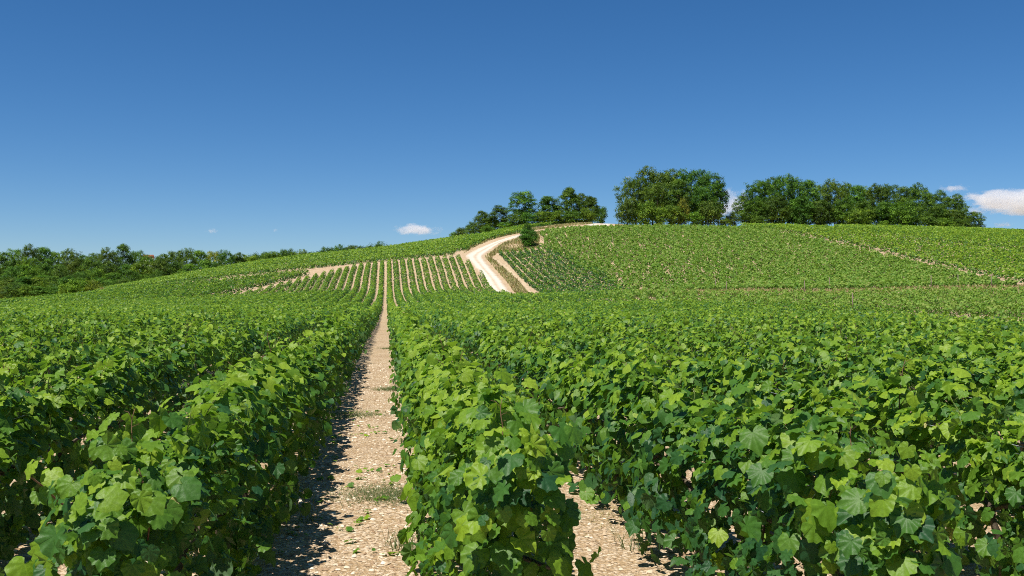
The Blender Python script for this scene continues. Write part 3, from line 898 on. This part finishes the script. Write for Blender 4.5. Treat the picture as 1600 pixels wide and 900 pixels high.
# ------------------------------------------------------------------ trees
def crown_mesh(seed, H, Wd, base=0.15, lobes=16, per=26, leaf=0.28, conic=0.0, clus=32, openness=0.0):
    r = np.random.default_rng(seed)
    zc = H * (base + (1 - base) * 0.52); zr = H * (1 - base) * 0.5
    LC, LR = [], []
    g = 2.399963
    for i in range(lobes):
        u = 1 - 2 * (i + 0.5) / lobes + r.normal(0, 0.06); u = np.clip(u, -0.95, 0.97)
        a = i * g + r.normal(0, 0.3); rr = math.sqrt(max(0, 1 - u * u))
        k = r.uniform(0.58, 0.82)
        wz = 1 - conic * max(u, -0.3) * 0.75
        LC.append((Wd / 2 * rr * k * wz * math.cos(a), Wd / 2 * rr * k * wz * math.sin(a), zc + zr * u * r.uniform(0.70, 0.86)))
        LR.append(Wd * r.uniform(0.16, 0.27) * (1 - 0.3 * conic * max(u, 0)))
    LC, LR = np.array(LC), np.array(LR)
    # leaf clusters over each lobe's surface
    cl = r.normal(0, 1, (lobes, per, 3)); cl = norm(cl); cl[..., 2] = np.where(cl[..., 2] < -0.45, -cl[..., 2], cl[..., 2])
    flat = np.array([1.0, 1.0, 0.8])
    cc = LC[:, None] + LR[:, None, None] * cl * flat * r.uniform(0.72, 1.18, (lobes, per, 1))
    ct = np.clip(r.normal(0.45, 0.24, (lobes, per)) + r.normal(0, 0.08, (lobes, 1)), 0, 1)
    keep = r.random((lobes, per)) > openness
    keep &= r.random((lobes, per)) > 0.12
    cc = cc[keep]; ct = ct[keep]; cn = cl[keep]
    n = len(cc) * clus
    i = np.repeat(np.arange(len(cc)), clus)
    off = r.normal(0, 1, (n, 3)) * (np.array([0.36, 0.36, 0.22]) * (0.75 + leaf))
    pos = cc[i] + off
    pos[:, 2] = np.maximum(pos[:, 2], 0.15)
    nr = norm(cn[i] * 0.7 + np.array([0, 0, 0.4]) + r.normal(0, 0.45, (n, 3)))
    tp = r.normal(0, 1, (n, 3)); tp = norm(tp - nr * (tp * nr).sum(1, keepdims=True)); s = np.cross(tp, nr)
    sz = leaf * r.uniform(0.6, 1.3, n)[:, None]
    V = np.stack([pos - tp * sz * 0.6, pos + s * sz * 0.42 + nr * sz * 0.1, pos + tp * sz * 0.6, pos - s * sz * 0.42 + nr * sz * 0.1], 1).reshape(-1, 3)
    F = (np.array([(0, 1, 2), (0, 2, 3)])[None] + (np.arange(n) * 4)[:, None, None]).reshape(-1, 3)
    t = np.clip(ct[i] + r.normal(0, 0.10, n), 0, 1)
    crown = mesh_np('crown', V, F, M_TREE, {'tint': ('FLOAT', np.repeat(t, 4))})
    s_ = np.linspace(0, 1, 8)
    top = H * 0.72
    P = np.c_[0.25 * np.sin(s_ * 3 + seed), 0.25 * np.cos(s_ * 2.3 + seed) - 0.25, s_ * top - 0.4]
    parts = [tube(P, (0.26 - 0.2 * s_ + 0.08 * np.exp(-s_ * 14)) * Wd / 9, 8)]
    for q in range(min(9, lobes)):
        c = LC[(q * 5 + 1) % lobes]; b = P[2 + q % 5]
        if c[2] < b[2]: b = P[1]
        mid = b * 0.5 + c * 0.5 + np.array([0, 0, -0.04 * H])
        parts.append(tube([b, mid, c], [0.09 * Wd / 9, 0.06 * Wd / 9, 0.025 * Wd / 9], 5))
    trunk = mesh_np('trunk', *join(parts), M_BARK)
    return crown, trunk, H, Wd
KINDS = {
    'full': [crown_mesh(71, 9, 8.5, -0.12, 20, 24), crown_mesh(72, 9, 8, -0.10, 20, 24), crown_mesh(73, 9, 9, -0.12, 22, 22)],
    'oak': [crown_mesh(21, 14, 11, 0.04, 24, 24), crown_mesh(22, 14, 10, 0.06, 22, 24), crown_mesh(23, 14, 11.5, 0.03, 26, 22)],
    'tall': [crown_mesh(31, 14, 8, 0.08, 18, 24, conic=0.3), crown_mesh(32, 14, 7.5, 0.12, 17, 24, conic=0.15)],
    'open': [crown_mesh(41, 12, 8.5, 0.15, 17, 24, openness=0.1)],
    'cone': [crown_mesh(51, 12, 7.5, 0.05, 20, 24, conic=0.85), crown_mesh(52, 12, 7, 0.05, 18, 24, conic=0.7)],
    'bush': [crown_mesh(61, 4.5, 5.5, 0.0, 12, 22, leaf=0.24, clus=22), crown_mesh(62, 4.5, 5.0, 0.0, 11, 22, leaf=0.24, clus=22)],
}
TREES = {}
def tree(kind, px, top, d, wpx, label, cat='tree', group=None, name=None, tone=(1, 1, 1), sink=0.0):
    x, y = from_px(px, d); z = float(zt(x, y)) - sink
    h = CAMH + (HY - top) * d / FPX - z
    wd = wpx * d / FPX
    vs_ = KINDS['bush' if h < 5.2 else ('full' if h < 7.5 and kind in ('oak', 'tall') else kind)]; v = vs_[len(TREES) % len(vs_)]
    crown, trunk, H, Wd = v
    o = thing(name or ('bush' if kind == 'bush' else 'tree'), label, cat, (x, y, z), group)
    TREES[len(TREES)] = o
    o.scale = (wd / Wd * 0.95, wd / Wd * 0.95, max(0.8, h) / H * 0.97)
    o.rotation_euler[2] = rng.uniform(0, 6.28)
    c = link('crown', crown, o); c.color = (*tone, 1)
    link('trunk', trunk, o)
    return o
DK, OL, LT, YL = (0.74, 0.82, 0.76), (1.35, 1.18, 0.9), (1.45, 1.4, 1.0), (3.2, 2.2, 1.0)
NT = (1, 1, 1)
# the copse on the hilltop left of the track's end
G1 = 'trees of the hilltop copse behind the track'
for (k, px, top, d, wd, tone, lab) in [
    ('tall', 709, 364, 300, 15, NT, 'tiny tree at the low tapering end of the hilltop copse'),
    ('full', 721, 356, 300, 20, NT, 'small rounded tree second from the low end of the hilltop copse'),
    ('full', 738, 349, 298, 24, NT, 'small tree third from the low end of the hilltop copse'),
    ('tall', 754, 330, 296, 26, DK, 'slim dark tree where the hilltop copse begins to rise'),
    ('full', 768, 338, 296, 28, NT, 'low tree nestled between two slim trees of the hilltop copse'),
    ('tall', 781, 320, 294, 32, DK, 'dark upright tree beside the airy tree of the hilltop copse'),
    ('open', 816, 299, 290, 46, NT, 'airy round-headed tree standing clear above the hilltop copse'),
    ('cone', 857, 303, 292, 38, DK, 'broad pointed dark tree between the airy tree and the tallest spire'),
    ('cone', 890, 289, 290, 36, NT, 'tallest tree of the hilltop copse, tapering to a spire'),
    ('tall', 907, 301, 294, 28, NT, 'leafy tree leaning on the tallest spire of the hilltop copse'),
    ('cone', 923, 304, 292, 30, DK, 'dark steep tree near the end of the copse by the track summit'),
    ('tall', 938, 324, 290, 22, DK, 'last low dark tree of the copse beside the track summit')]:
    tree(k, px, top, d, wd, lab, group=G1, tone=tone)
for (px, top, wd, tone, lab) in [
    (762, 354, 24, NT, 'green bush under the slim dark tree of the copse'), (791, 347, 26, OL, 'olive bush under the dark upright tree of the copse'),
    (806, 336, 30, NT, 'bush under the stem of the airy tree'), (826, 333, 28, NT, 'green bush between the airy tree and olive bush'),
    (848, 332, 30, OL, 'round olive bush at the front of the copse'), (868, 331, 26, OL, 'olive green bush next to the tallest spire'),
    (918, 327, 24, LT, 'light green bush at the summit end of the copse'), (895, 330, 30, NT, 'green bush at the foot of the tallest spire'), (880, 338, 22, NT, 'small bush among the vines below the tallest spire')]:
    tree('bush', px, top, 283, wd, lab, cat='bush', group='bushes along the front of the hilltop copse', tone=tone)
# lone bush at the bend of the track
tree('bush', 826, 358, 221, 29, 'lone dark green bush at the bend of the white track', cat='bush', name='bush', tone=(0.8, 0.95, 0.9))
tree('tall', 823, 347, 222, 15, 'slender dark sapling rising out of the lone bush at the bend', cat='tree', tone=(0.8, 0.95, 0.9))
# the big rounded clump on the crest
G2 = 'trees of the rounded clump on the crest'
for (k, px, top, d, wd, tone, lab) in [
    ('oak', 992, 276, 262, 56, NT, 'broad tree at the left edge of the rounded clump'),
    ('oak', 1018, 261, 264, 58, NT, 'highest tree of the rounded clump, beside its left edge tree'),
    ('oak', 1046, 262, 266, 58, (1.15, 1.12, 1), 'brighter tree in the middle of the rounded clump'),
    ('oak', 1082, 262, 264, 60, DK, 'dark tall tree right of the middle of the rounded clump'),
    ('oak', 1108, 268, 262, 54, DK, 'dark broad tree at the right edge of the rounded clump'),
    ('tall', 1060, 278, 256, 44, NT, 'tree standing at the front of the rounded clump'),
    ('oak', 1028, 284, 257, 46, NT, 'leafy tree at the front left of the rounded clump'),
    ('oak', 1098, 292, 257, 46, DK, 'shaded tree at the front right of the rounded clump'),
    ('open', 1122, 286, 261, 32, DK, 'ragged tree sticking out at the right edge of the rounded clump')]:
    tree(k, px, top, d, wd, lab, group=G2, tone=tone)
for (px, top, wd, tone, lab) in [
    (980, 312, 34, NT, 'tall bush at the left foot of the rounded clump beside the track summit'), (1007, 316, 36, OL, 'olive bush at the foot of the rounded clump near its left end'),
    (1032, 327, 30, LT, 'pale bush low in front of the rounded clump'), (1054, 321, 34, OL, 'olive bush in the middle of the foot of the rounded clump'),
    (1068, 314, 20, (1.9, 1.05, 1.0), 'reddish brown bush in the middle of the rounded clump'), (1084, 332, 30, LT, 'light green bush right of the reddish bush'),
    (1110, 318, 38, NT, 'dark bush at the right foot of the rounded clump'), (1132, 342, 18, LT, 'small bush in the gap between the clump and the wood')]:
    tree('bush', px, top, 249, wd, lab, cat='bush', group='bushes at the foot of the rounded clump', tone=tone)
# the wood along the right-hand crest
G3 = 'trees of the wood on the right-hand crest'
woods = [('bush', 1143, 334, 20, NT), ('oak', 1164, 303, 38, NT), ('oak', 1182, 282, 46, DK), ('oak', 1203, 275, 48, DK), ('oak', 1226, 271, 48, DK), ('oak', 1246, 277, 42, NT), ('tall', 1264, 279, 36, NT),
         ('oak', 1284, 287, 36, LT), ('oak', 1303, 280, 40, (1.25, 1.15, 1)), ('tall', 1323, 285, 34, (1.3, 1.15, 1)), ('tall', 1340, 287, 30, NT), ('oak', 1354, 291, 34, LT),
         ('oak', 1372, 285, 38, DK), ('oak', 1391, 286, 36, DK), ('tall', 1412, 289, 30, NT), ('oak', 1433, 285, 40, NT), ('tall', 1450, 300, 28, NT), ('oak', 1466, 297, 34, DK), ('oak', 1490, 302, 38, NT), ('oak', 1502, 316, 24, NT), ('oak', 1523, 331, 28, NT)]
for i, (k, px, top, wd, tone) in enumerate(woods):
    tree(k, px, top, 262 + 5 * (i % 2), wd, f'skyline tree of the right-hand crest wood, {ordinal(i + 1)} counted from the rounded clump', cat='tree', group=G3, tone=tone, name='tree')
for i, (px, top, wd, tone) in enumerate([(1180, 312, 44, DK), (1215, 306, 46, DK), (1250, 308, 44, DK), (1283, 312, 40, DK), (1318, 312, 40, NT), (1350, 314, 36, NT), (1385, 314, 42, DK), (1425, 316, 40, NT), (1465, 320, 36, DK), (1492, 326, 34, NT)]):
    tree('full', px, top, 254, wd, f'low shaded tree filling the front of the crest wood, {ordinal(i + 1)} counted from the rounded clump', cat='tree', group='front trees of the crest wood', tone=tone)
for (px, top, wd, tone, lab) in [(1186, 338, 24, NT, 'low bush at the near foot of the crest wood'), (1344, 330, 42, OL, 'wide olive bush in front of the crest wood'), (1381, 345, 16, LT, 'small yellow-green bush in front of the crest wood'),
                                 (1412, 318, 40, (1.1, 1.3, 1), 'tall fresh green bush in front of the crest wood'), (1452, 338, 30, NT, 'green bush near the far end of the crest wood'), (1478, 342, 26, LT, 'pale bush near the far end of the crest wood'), (1504, 342, 24, NT, 'last bush at the far end of the crest wood')]:
    tree('bush', px, top, 248, wd, lab, cat='bush', group='bushes in front of the crest wood', tone=tone)
# the wood across the hollow on the left
sk = [(-30, 390), (0, 393), (24, 387), (48, 382), (68, 384), (88, 391), (112, 389), (130, 398), (149, 394), (168, 387), (193, 379), (214, 390), (234, 399), (254, 396), (272, 390), (290, 388), (311, 389), (333, 391), (352, 391),
      (372, 394), (392, 397), (412, 394), (427, 391), (447, 387), (469, 390), (490, 393), (512, 384), (532, 383), (551, 381), (571, 382), (597, 378)]
st = [NT, NT, LT, DK, NT, LT, NT, NT, NT, NT, DK, NT, NT, NT, NT, NT, LT, YL, DK, NT, (2.6, 1.8, 1), NT, OL, DK, OL, OL, DK, DK, DK, DK, DK]
for i, (px, top) in enumerate(sk):
    special = {17: 'yellowing tree on the skyline of the left-hand wood', 10: 'dark tree rising highest above the left-hand wood', 20: 'yellow-tinged tree beyond the yellowing tree of the left-hand wood'}
    tree(('oak', 'tall', 'oak')[i % 3], px, top, 455 + 8 * (i % 3), 34, special.get(i, f'skyline tree of the left-hand wood, {ordinal(i + 1)} along it towards the striped field'), group='skyline trees of the left-hand wood', tone=st[i])
for i, px in enumerate(range(385, 612, 15)):
    tree('full', px, np.interp(px, [385, 420, 450, 490, 512, 597, 612], [399, 397, 394, 397, 390, 384, 383]), 478, 30, f'low tree closing the far wood behind the vineyard skyline, {ordinal(i + 1)} towards the striped field', group='low trees closing the far wood', tone=(NT, DK, OL)[i % 3])
for row_, (d, lo, hi, n, t0, t1) in enumerate([(425, -30, 420, 19, 404, 412), (392, -30, 330, 15, 415, 428), (358, -30, 240, 13, 430, 440), (335, -30, 100, 8, 446, 449)]):
    for i in range(n):
        f = i / (n - 1); px = lo + (hi - lo) * f + rng.normal(0, 3)
        tone = [NT, DK, LT, NT, OL, NT, DK][(i * 3 + row_ * 2) % 7]
        tree(('full', 'tall', 'full', 'oak')[(i + row_) % 4], px, t0 + (t1 - t0) * f + rng.normal(0, 3), d + rng.normal(0, 5), 36 + 3 * rng.normal(),
             f'{ORD[i]} tree from the frame edge in the ' + ('upper', 'middle', 'lower', 'front')[row_] + ' tier of the left-hand wood', group='trees inside the left-hand wood', tone=tone)
for (px, top, wd, lab) in [(104, 446, 26, 'low olive bush at the front corner of the left-hand wood'), (122, 436, 32, 'large yellowish olive bush before the left-hand wood'), (146, 441, 28, 'olive bush beside the dry grass edge')]:
    tree('bush', px, top, 322, wd, lab, cat='bush', group='olive bushes before the left-hand wood', tone=(1.9, 1.45, 1.0))

# a house roof just showing over the left-hand wood
hx, hy = from_px(232, 520); hz = float(zt(hx, hy)); ztop = CAMH + (HY - 398.0) * 520 / FPX
house = thing('house', 'small pale house with a red roof just showing over the left-hand wood', 'house', (hx, hy, hz))
hh = ztop - hz
def box(x0, x1, y0, y1, z0, z1):
    v = np.array([(x, y, z) for z in (z0, z1) for y in (y0, y1) for x in (x0, x1)], float)
    f = np.array([(0, 2, 3), (0, 3, 1), (4, 5, 7), (4, 7, 6), (0, 1, 5), (0, 5, 4), (2, 6, 7), (2, 7, 3), (0, 4, 6), (0, 6, 2), (1, 3, 7), (1, 7, 5)])
    return v, f
link('wall', mesh_np('wall', *box(-2.2, 2.2, -3, 3, -1, hh - 1.7), simple_mat('render', (0.6, 0.58, 0.52), (0.72, 0.7, 0.64), 2), smooth=False), house)
rv = np.array([(-2.5, -3.4, hh - 1.75), (2.5, -3.4, hh - 1.75), (2.5, 3.4, hh - 1.75), (-2.5, 3.4, hh - 1.75), (-2.5, 0, hh), (2.5, 0, hh)], float)
link('roof', mesh_np('roof', rv, np.array([(0, 1, 5), (0, 5, 4), (2, 3, 4), (2, 4, 5), (0, 4, 3), (1, 2, 5), (0, 3, 2), (0, 2, 1)]), simple_mat('red_tiles', (0.32, 0.10, 0.06), (0.45, 0.17, 0.1), 3), smooth=False), house)

# ------------------------------------------------------------------ gravel, weeds and stakes near the camera
def gravel(name, label, x0, x1, y0, y1, n, seed, smin, smax):
    r = np.random.default_rng(seed)
    y = y0 + (y1 - y0) * r.random(n) ** 1.5
    x = r.uniform(x0, x1, n)
    s = smin + (smax - smin) * r.random(n) ** 4
    z = zt(x, y) + s * 0.08
    O = np.array([(1, 0, 0), (0.3, 0.95, 0.1), (-0.8, 0.6, 0), (-0.8, -0.6, 0.1), (0.3, -0.95, 0), (0.42, 0.22, 0.55), (-0.38, -0.18, 0.58)])
    f = np.array([(0, 1, 5), (1, 2, 6), (1, 6, 5), (2, 3, 6), (3, 4, 6), (4, 5, 6), (4, 0, 5)])
    Vv = O[None] * (1 + r.normal(0, 0.2, (n, 7, 3)))
    a = r.uniform(0, 6.28, n); ca, sa = np.cos(a)[:, None], np.sin(a)[:, None]
    Vv = Vv * np.stack([np.ones(n), r.uniform(0.55, 1, n), r.uniform(0.6, 1.1, n)], 1)[:, None]
    X = Vv[..., 0] * ca - Vv[..., 1] * sa; Y = Vv[..., 0] * sa + Vv[..., 1] * ca
    Vw = np.stack([X, Y, Vv[..., 2]], -1) * s[:, None, None] + np.c_[x, y, z][:, None]
    F = (f[None] + (np.arange(n) * 7)[:, None, None]).reshape(-1, 3)
    t = np.repeat(r.random(n), 7)
    o = link(name, mesh_np(name, Vw.reshape(-1, 3), F, M_GRAVEL, {'tint': ('FLOAT', t)}, smooth=False), kind='stuff')
    o['label'] = label
def gravel_material():
    m, N, L = new_mat('gravel')
    out = N.new('ShaderNodeOutputMaterial'); at = N.new('ShaderNodeAttribute'); at.attribute_name = 'tint'
    r = ramp(N, [(0.0, (0.28, 0.18, 0.105)), (0.4, (0.45, 0.335, 0.22)), (0.8, (0.60, 0.48, 0.345)), (1.0, (0.75, 0.66, 0.53))]); L.new(at.outputs['Fac'], r.inputs[0])
    ge = N.new('ShaderNodeNewGeometry'); n = N.new('ShaderNodeTexNoise'); n.inputs['Scale'].default_value = 90; L.new(ge.outputs['Position'], n.inputs['Vector'])
    v = math_node(N, L, 'MULTIPLY_ADD', n.outputs[0], 0.5, 0.75); cv = N.new('ShaderNodeCombineColor')
    for i in range(3): L.new(v, cv.inputs[i])
    bs = N.new('ShaderNodeBsdfPrincipled'); L.new(mix_col(N, L, 1.0, r.outputs[0], cv.outputs[0], 'MULTIPLY'), bs.inputs['Base Color']); bs.inputs['Roughness'].default_value = 0.9
    bs.inputs['Specular IOR Level'].default_value = 0.15
    L.new(bs.outputs[0], out.inputs[0]); return m
M_GRAVEL = gravel_material()
gravel('gravel', 'pale limestone gravel covering the alley between the two nearest hedges', -0.95, 0.45, 4.2, 24, 14000, 1, 0.005, 0.028)
gravel('gravel', 'stones lying in the brown alley beside the bright hedge', 0.6, 1.95, 4.0, 14, 3600, 2, 0.005, 0.028)
gravel('gravel', 'stones in the shaded alley at the frame edge', -2.5, -1.1, 3.6, 10, 1500, 3, 0.006, 0.024)

def blades(seed, n, h, spread, w):
    mat_ = n > 100
    r = np.random.default_rng(seed); parts = []; tt = []
    for i in range(n):
        a = r.uniform(0, 6.28); o = r.normal(0, spread * 0.35, 2); L_ = h * r.uniform(0.5, 1.1); le = r.uniform(0.7, 2.2) if mat_ else r.uniform(0.15, 1.15)
        s = np.linspace(0, 1, 4); dx, dy = math.cos(a), math.sin(a)
        c = np.c_[o[0] + dx * le * L_ * s ** 1.6, o[1] + dy * le * L_ * s ** 1.6, L_ * s * (1 - min(0.75, 0.3 * le) * s)]
        hw = np.array([1, 0.9, 0.6, 0.05])[:, None] * w * np.array([[-dy, dx, 0]])
        v = np.vstack([c - hw, c + hw]); f = []
        for q in range(3): f += [(q, q + 4, q + 5), (q, q + 5, q + 1)]
        parts.append((v, np.array(f))); tt += [r.random()] * 8
    v, f = join(parts)
    return v, f, np.array(tt)
def tuft(name, label, cat, px, py, n, h, spread, w, mat, seed, group):
    x, y = ground_at(px, py)
    v, f, t = blades(seed, n, h, spread, w)
    if n > 100:
        o = link(name, mesh_np(name, v, f, mat, {'tint': ('FLOAT', t)}), loc=(x, y, float(zt(x, y)) - 0.01), kind='stuff'); o['label'] = label
        return o
    return thing(name, label, cat, (x, y, float(zt(x, y)) - 0.01), group, mesh_np(name, v, f, mat, {'tint': ('FLOAT', t)}))
GW = 'weeds growing on the gravel alley'
tuft('matted_grass', 'matted grey-green grass tuft halfway down the gravel alley beside the bright hedge', 'grass tuft', 610, 778, 1300, 0.09, 0.62, 0.0022, M_WEED, 1, GW)
tuft('matted_grass', 'small grass tuft farther up the gravel alley against the bright hedge', 'grass tuft', 612, 610, 600, 0.10, 0.45, 0.003, M_WEED, 2, GW)
tuft('matted_grass', 'low grass at the foot of the hedge where the gravel alley narrows', 'grass tuft', 552, 652, 600, 0.09, 0.6, 0.003, M_WEED, 7, GW)
tuft('matted_grass', 'faint grass mat on the gravel alley by the bright hedge, farthest up', 'grass tuft', 611, 545, 400, 0.10, 0.5, 0.004, M_WEED, 8, GW)
tuft('grass_tuft', 'thin upright seeding grass in the shade of the left-bordering hedge', 'grass tuft', 481, 822, 16, 0.30, 0.12, 0.0025, M_WEED, 3, GW)
tuft('weed', 'lanky dark weed on the gravel near the front of the bright hedge', 'weed', 634, 858, 99, 0.16, 0.26, 0.003, M_WEED, 4, GW)
tuft('grass_tuft', 'wispy grass at the foot of the hedge by the brown alley', 'grass tuft', 990, 872, 26, 0.24, 0.18, 0.0025, M_WEED, 5, GW)
tuft('matted_grass', 'dry reddish grass patch covering the brown alley', 'grass tuft', 925, 815, 420, 0.07, 0.75, 0.002, M_DRY, 6, GW)
r_ = np.random.default_rng(5)
lab_fl = []
fl = dict(pos=[], nrm=[], tip=[], size=[], tint=[], lod=[], shp=[])
for i in range(110):                                      # creeping green and fallen leaves on the alley
    x = r_.uniform(-0.75, 0.4); y = 4.6 + 10 * r_.random() ** 1.4
    n_ = norm(np.array([r_.normal(0, .25), r_.normal(0, .25), 1.0])); t_ = r_.normal(0, 1, 3); t_ = norm(t_ - n_ * (t_ @ n_))
    for q in range(r_.integers(1, 4)):
        fl['pos'].append((x + r_.normal(0, .04), y + r_.normal(0, .04), float(zt(x, y)) + 0.025)); fl['nrm'].append(n_); fl['tip'].append(t_); fl['size'].append(r_.uniform(0.025, 0.06)); fl['tint'].append(r_.uniform(0.3, 0.95))
        fl['lod'].append(1); fl['shp'].append(q)
o = link('ground_leaves', batch('ground_leaves', {k: np.array(v) for k, v in fl.items()}, M_LEAF, M_LEAF), kind='stuff')
o['label'] = 'small creeping leaves scattered on the gravel alley'

# pale stakes along the foot of the hillside
sv, sf = tube([(0, 0, -0.2), (0.01, 0, 0.9), (0, 0.01, 1.75), (0, 0.01, 1.8)], [0.06, 0.058, 0.055, 0.03], 7)
STAKE = mesh_np('stake', sv, sf, M_POST)
for i, (px, py) in enumerate([(1118, 451), (1257, 457), (1296, 451), (1455, 448), (1497, 446), (1549, 446), (1332, 482), (1135, 458)]):
    x, y = ground_at(px, py + 3)
    thing('vine_stake', f'pale wooden stake at the foot of the hillside, {ordinal(i + 1)} of those listed outward' if False else
          ['pale stake below the patchy vines, nearest the dark fine-rowed plot', 'pale stake standing in the dry grass strip of the hollow', 'taller pale stake just above the dry grass strip', 'grey stake below the patchy vines towards the frame edge',
           'thin stake where the dry strip meets the climbing grass', 'last stake at the junction of the two dry strips', 'stake among the pale young vines of the hollow', 'stake at the near end of the dry grass strip'][i],
          'stake', (x, y, float(zt(x, y))), 'stakes along the foot of the hillside', STAKE)

# ------------------------------------------------------------------ clouds
def cloud_mat(name, dens, seed, thr):
    m, N, L = new_mat(name)
    out = N.new('ShaderNodeOutputMaterial'); tc = N.new('ShaderNodeTexCoord')
    n = N.new('ShaderNodeTexNoise'); n.noise_dimensions = '4D'; n.inputs['W'].default_value = seed * 3.7
    n.inputs['Scale'].default_value = 1.9; n.inputs['Detail'].default_value = 6; n.inputs['Roughness'].default_value = 0.6
    mp = N.new('ShaderNodeMapping'); mp.inputs['Scale'].default_value = (1.25, 1.25, 0.6); L.new(tc.outputs['Object'], mp.inputs[0]); L.new(mp.outputs[0], n.inputs['Vector'])
    ln = N.new('ShaderNodeVectorMath'); ln.operation = 'LENGTH'; L.new(tc.outputs['Object'], ln.inputs[0])
    fall = math_node(N, L, 'SUBTRACT', 1.0, ln.outputs['Value'])
    h = math_node(N, L, 'ADD', math_node(N, L, 'MULTIPLY', fall, 0.62), math_node(N, L, 'MULTIPLY', math_node(N, L, 'SUBTRACT', n.outputs[0], thr + 0.10), 1.9))
    mr = N.new('ShaderNodeMapRange'); L.new(h, mr.inputs[0]); mr.inputs[1].default_value = 0.0; mr.inputs[2].default_value = 0.22; mr.inputs[3].default_value = 0; mr.inputs[4].default_value = dens
    pv = N.new('ShaderNodeVolumePrincipled'); pv.inputs['Color'].default_value = (0.93, 0.96, 1.0, 1); pv.inputs['Anisotropy'].default_value = 0.2
    L.new(mr.outputs[0], pv.inputs['Density']); L.new(pv.outputs[0], out.inputs['Volume'])
    return m
def ellipsoid():
    u, v = 18, 10
    V = [(0, 0, -1)]
    for j in range(1, v):
        p = -math.pi / 2 + math.pi * j / v
        V += [(math.cos(p) * math.cos(2 * math.pi * i / u), math.cos(p) * math.sin(2 * math.pi * i / u), math.sin(p)) for i in range(u)]
    V.append((0, 0, 1)); F = []
    for i in range(u):
        F.append((0, 1 + (i + 1) % u, 1 + i)); e_ = 1 + (v - 2) * u; F.append((len(V) - 1, e_ + i, e_ + (i + 1) % u))
        for j in range(v - 2):
            a = 1 + j * u + i; b = 1 + j * u + (i + 1) % u; F += [(a, b, b + u), (a, b + u, a + u)]
    return np.array(V, float), np.array(F)
EV, EF = ellipsoid()
DC = 3600
for i, (px, py, wpx, hpx, dens, thr, lab) in enumerate([
    (651, 358.5, 74, 17, 0.025, 0.48, 'flat white cloud low over the vineyard skyline'), (1144, 319, 60, 44, 0.03, 0.50, 'white cloud in the gap between the rounded clump and the wood'),
    (1606, 315, 215, 37, 0.03, 0.46, 'large white cloud beyond the far end of the crest wood'), (1491, 294, 50, 13, 0.022, 0.52, 'thin flat cloud above the large white cloud'),
    (1569, 351, 36, 10, 0.022, 0.52, 'small cloud strip beneath the large white cloud'), (331, 361, 24, 8, 0.022, 0.52, 'tiny white cloud above the left-hand wood'),
    (430, 360, 9, 6, 0.02, 0.50, 'faint speck of cloud between two small clouds'), (982, 278, 12, 7, 0.02, 0.50, 'faint wisp of cloud touching the rounded clump')]):
    x, y = from_px(px, DC)
    o = thing('cloud', lab, 'cloud', (x, y, CAMH + (HY - py) * DC / FPX), 'small clouds in the clear sky', mesh_np('cloud', EV, EF, cloud_mat(f'cloud_vapour', dens, i + 1, thr)))
    k_ = DC / FPX / 2
    o.scale = (wpx * k_ * 1.15, wpx * k_ * 0.7, hpx * k_ * 1.25)
    o.rotation_euler[2] = -TH
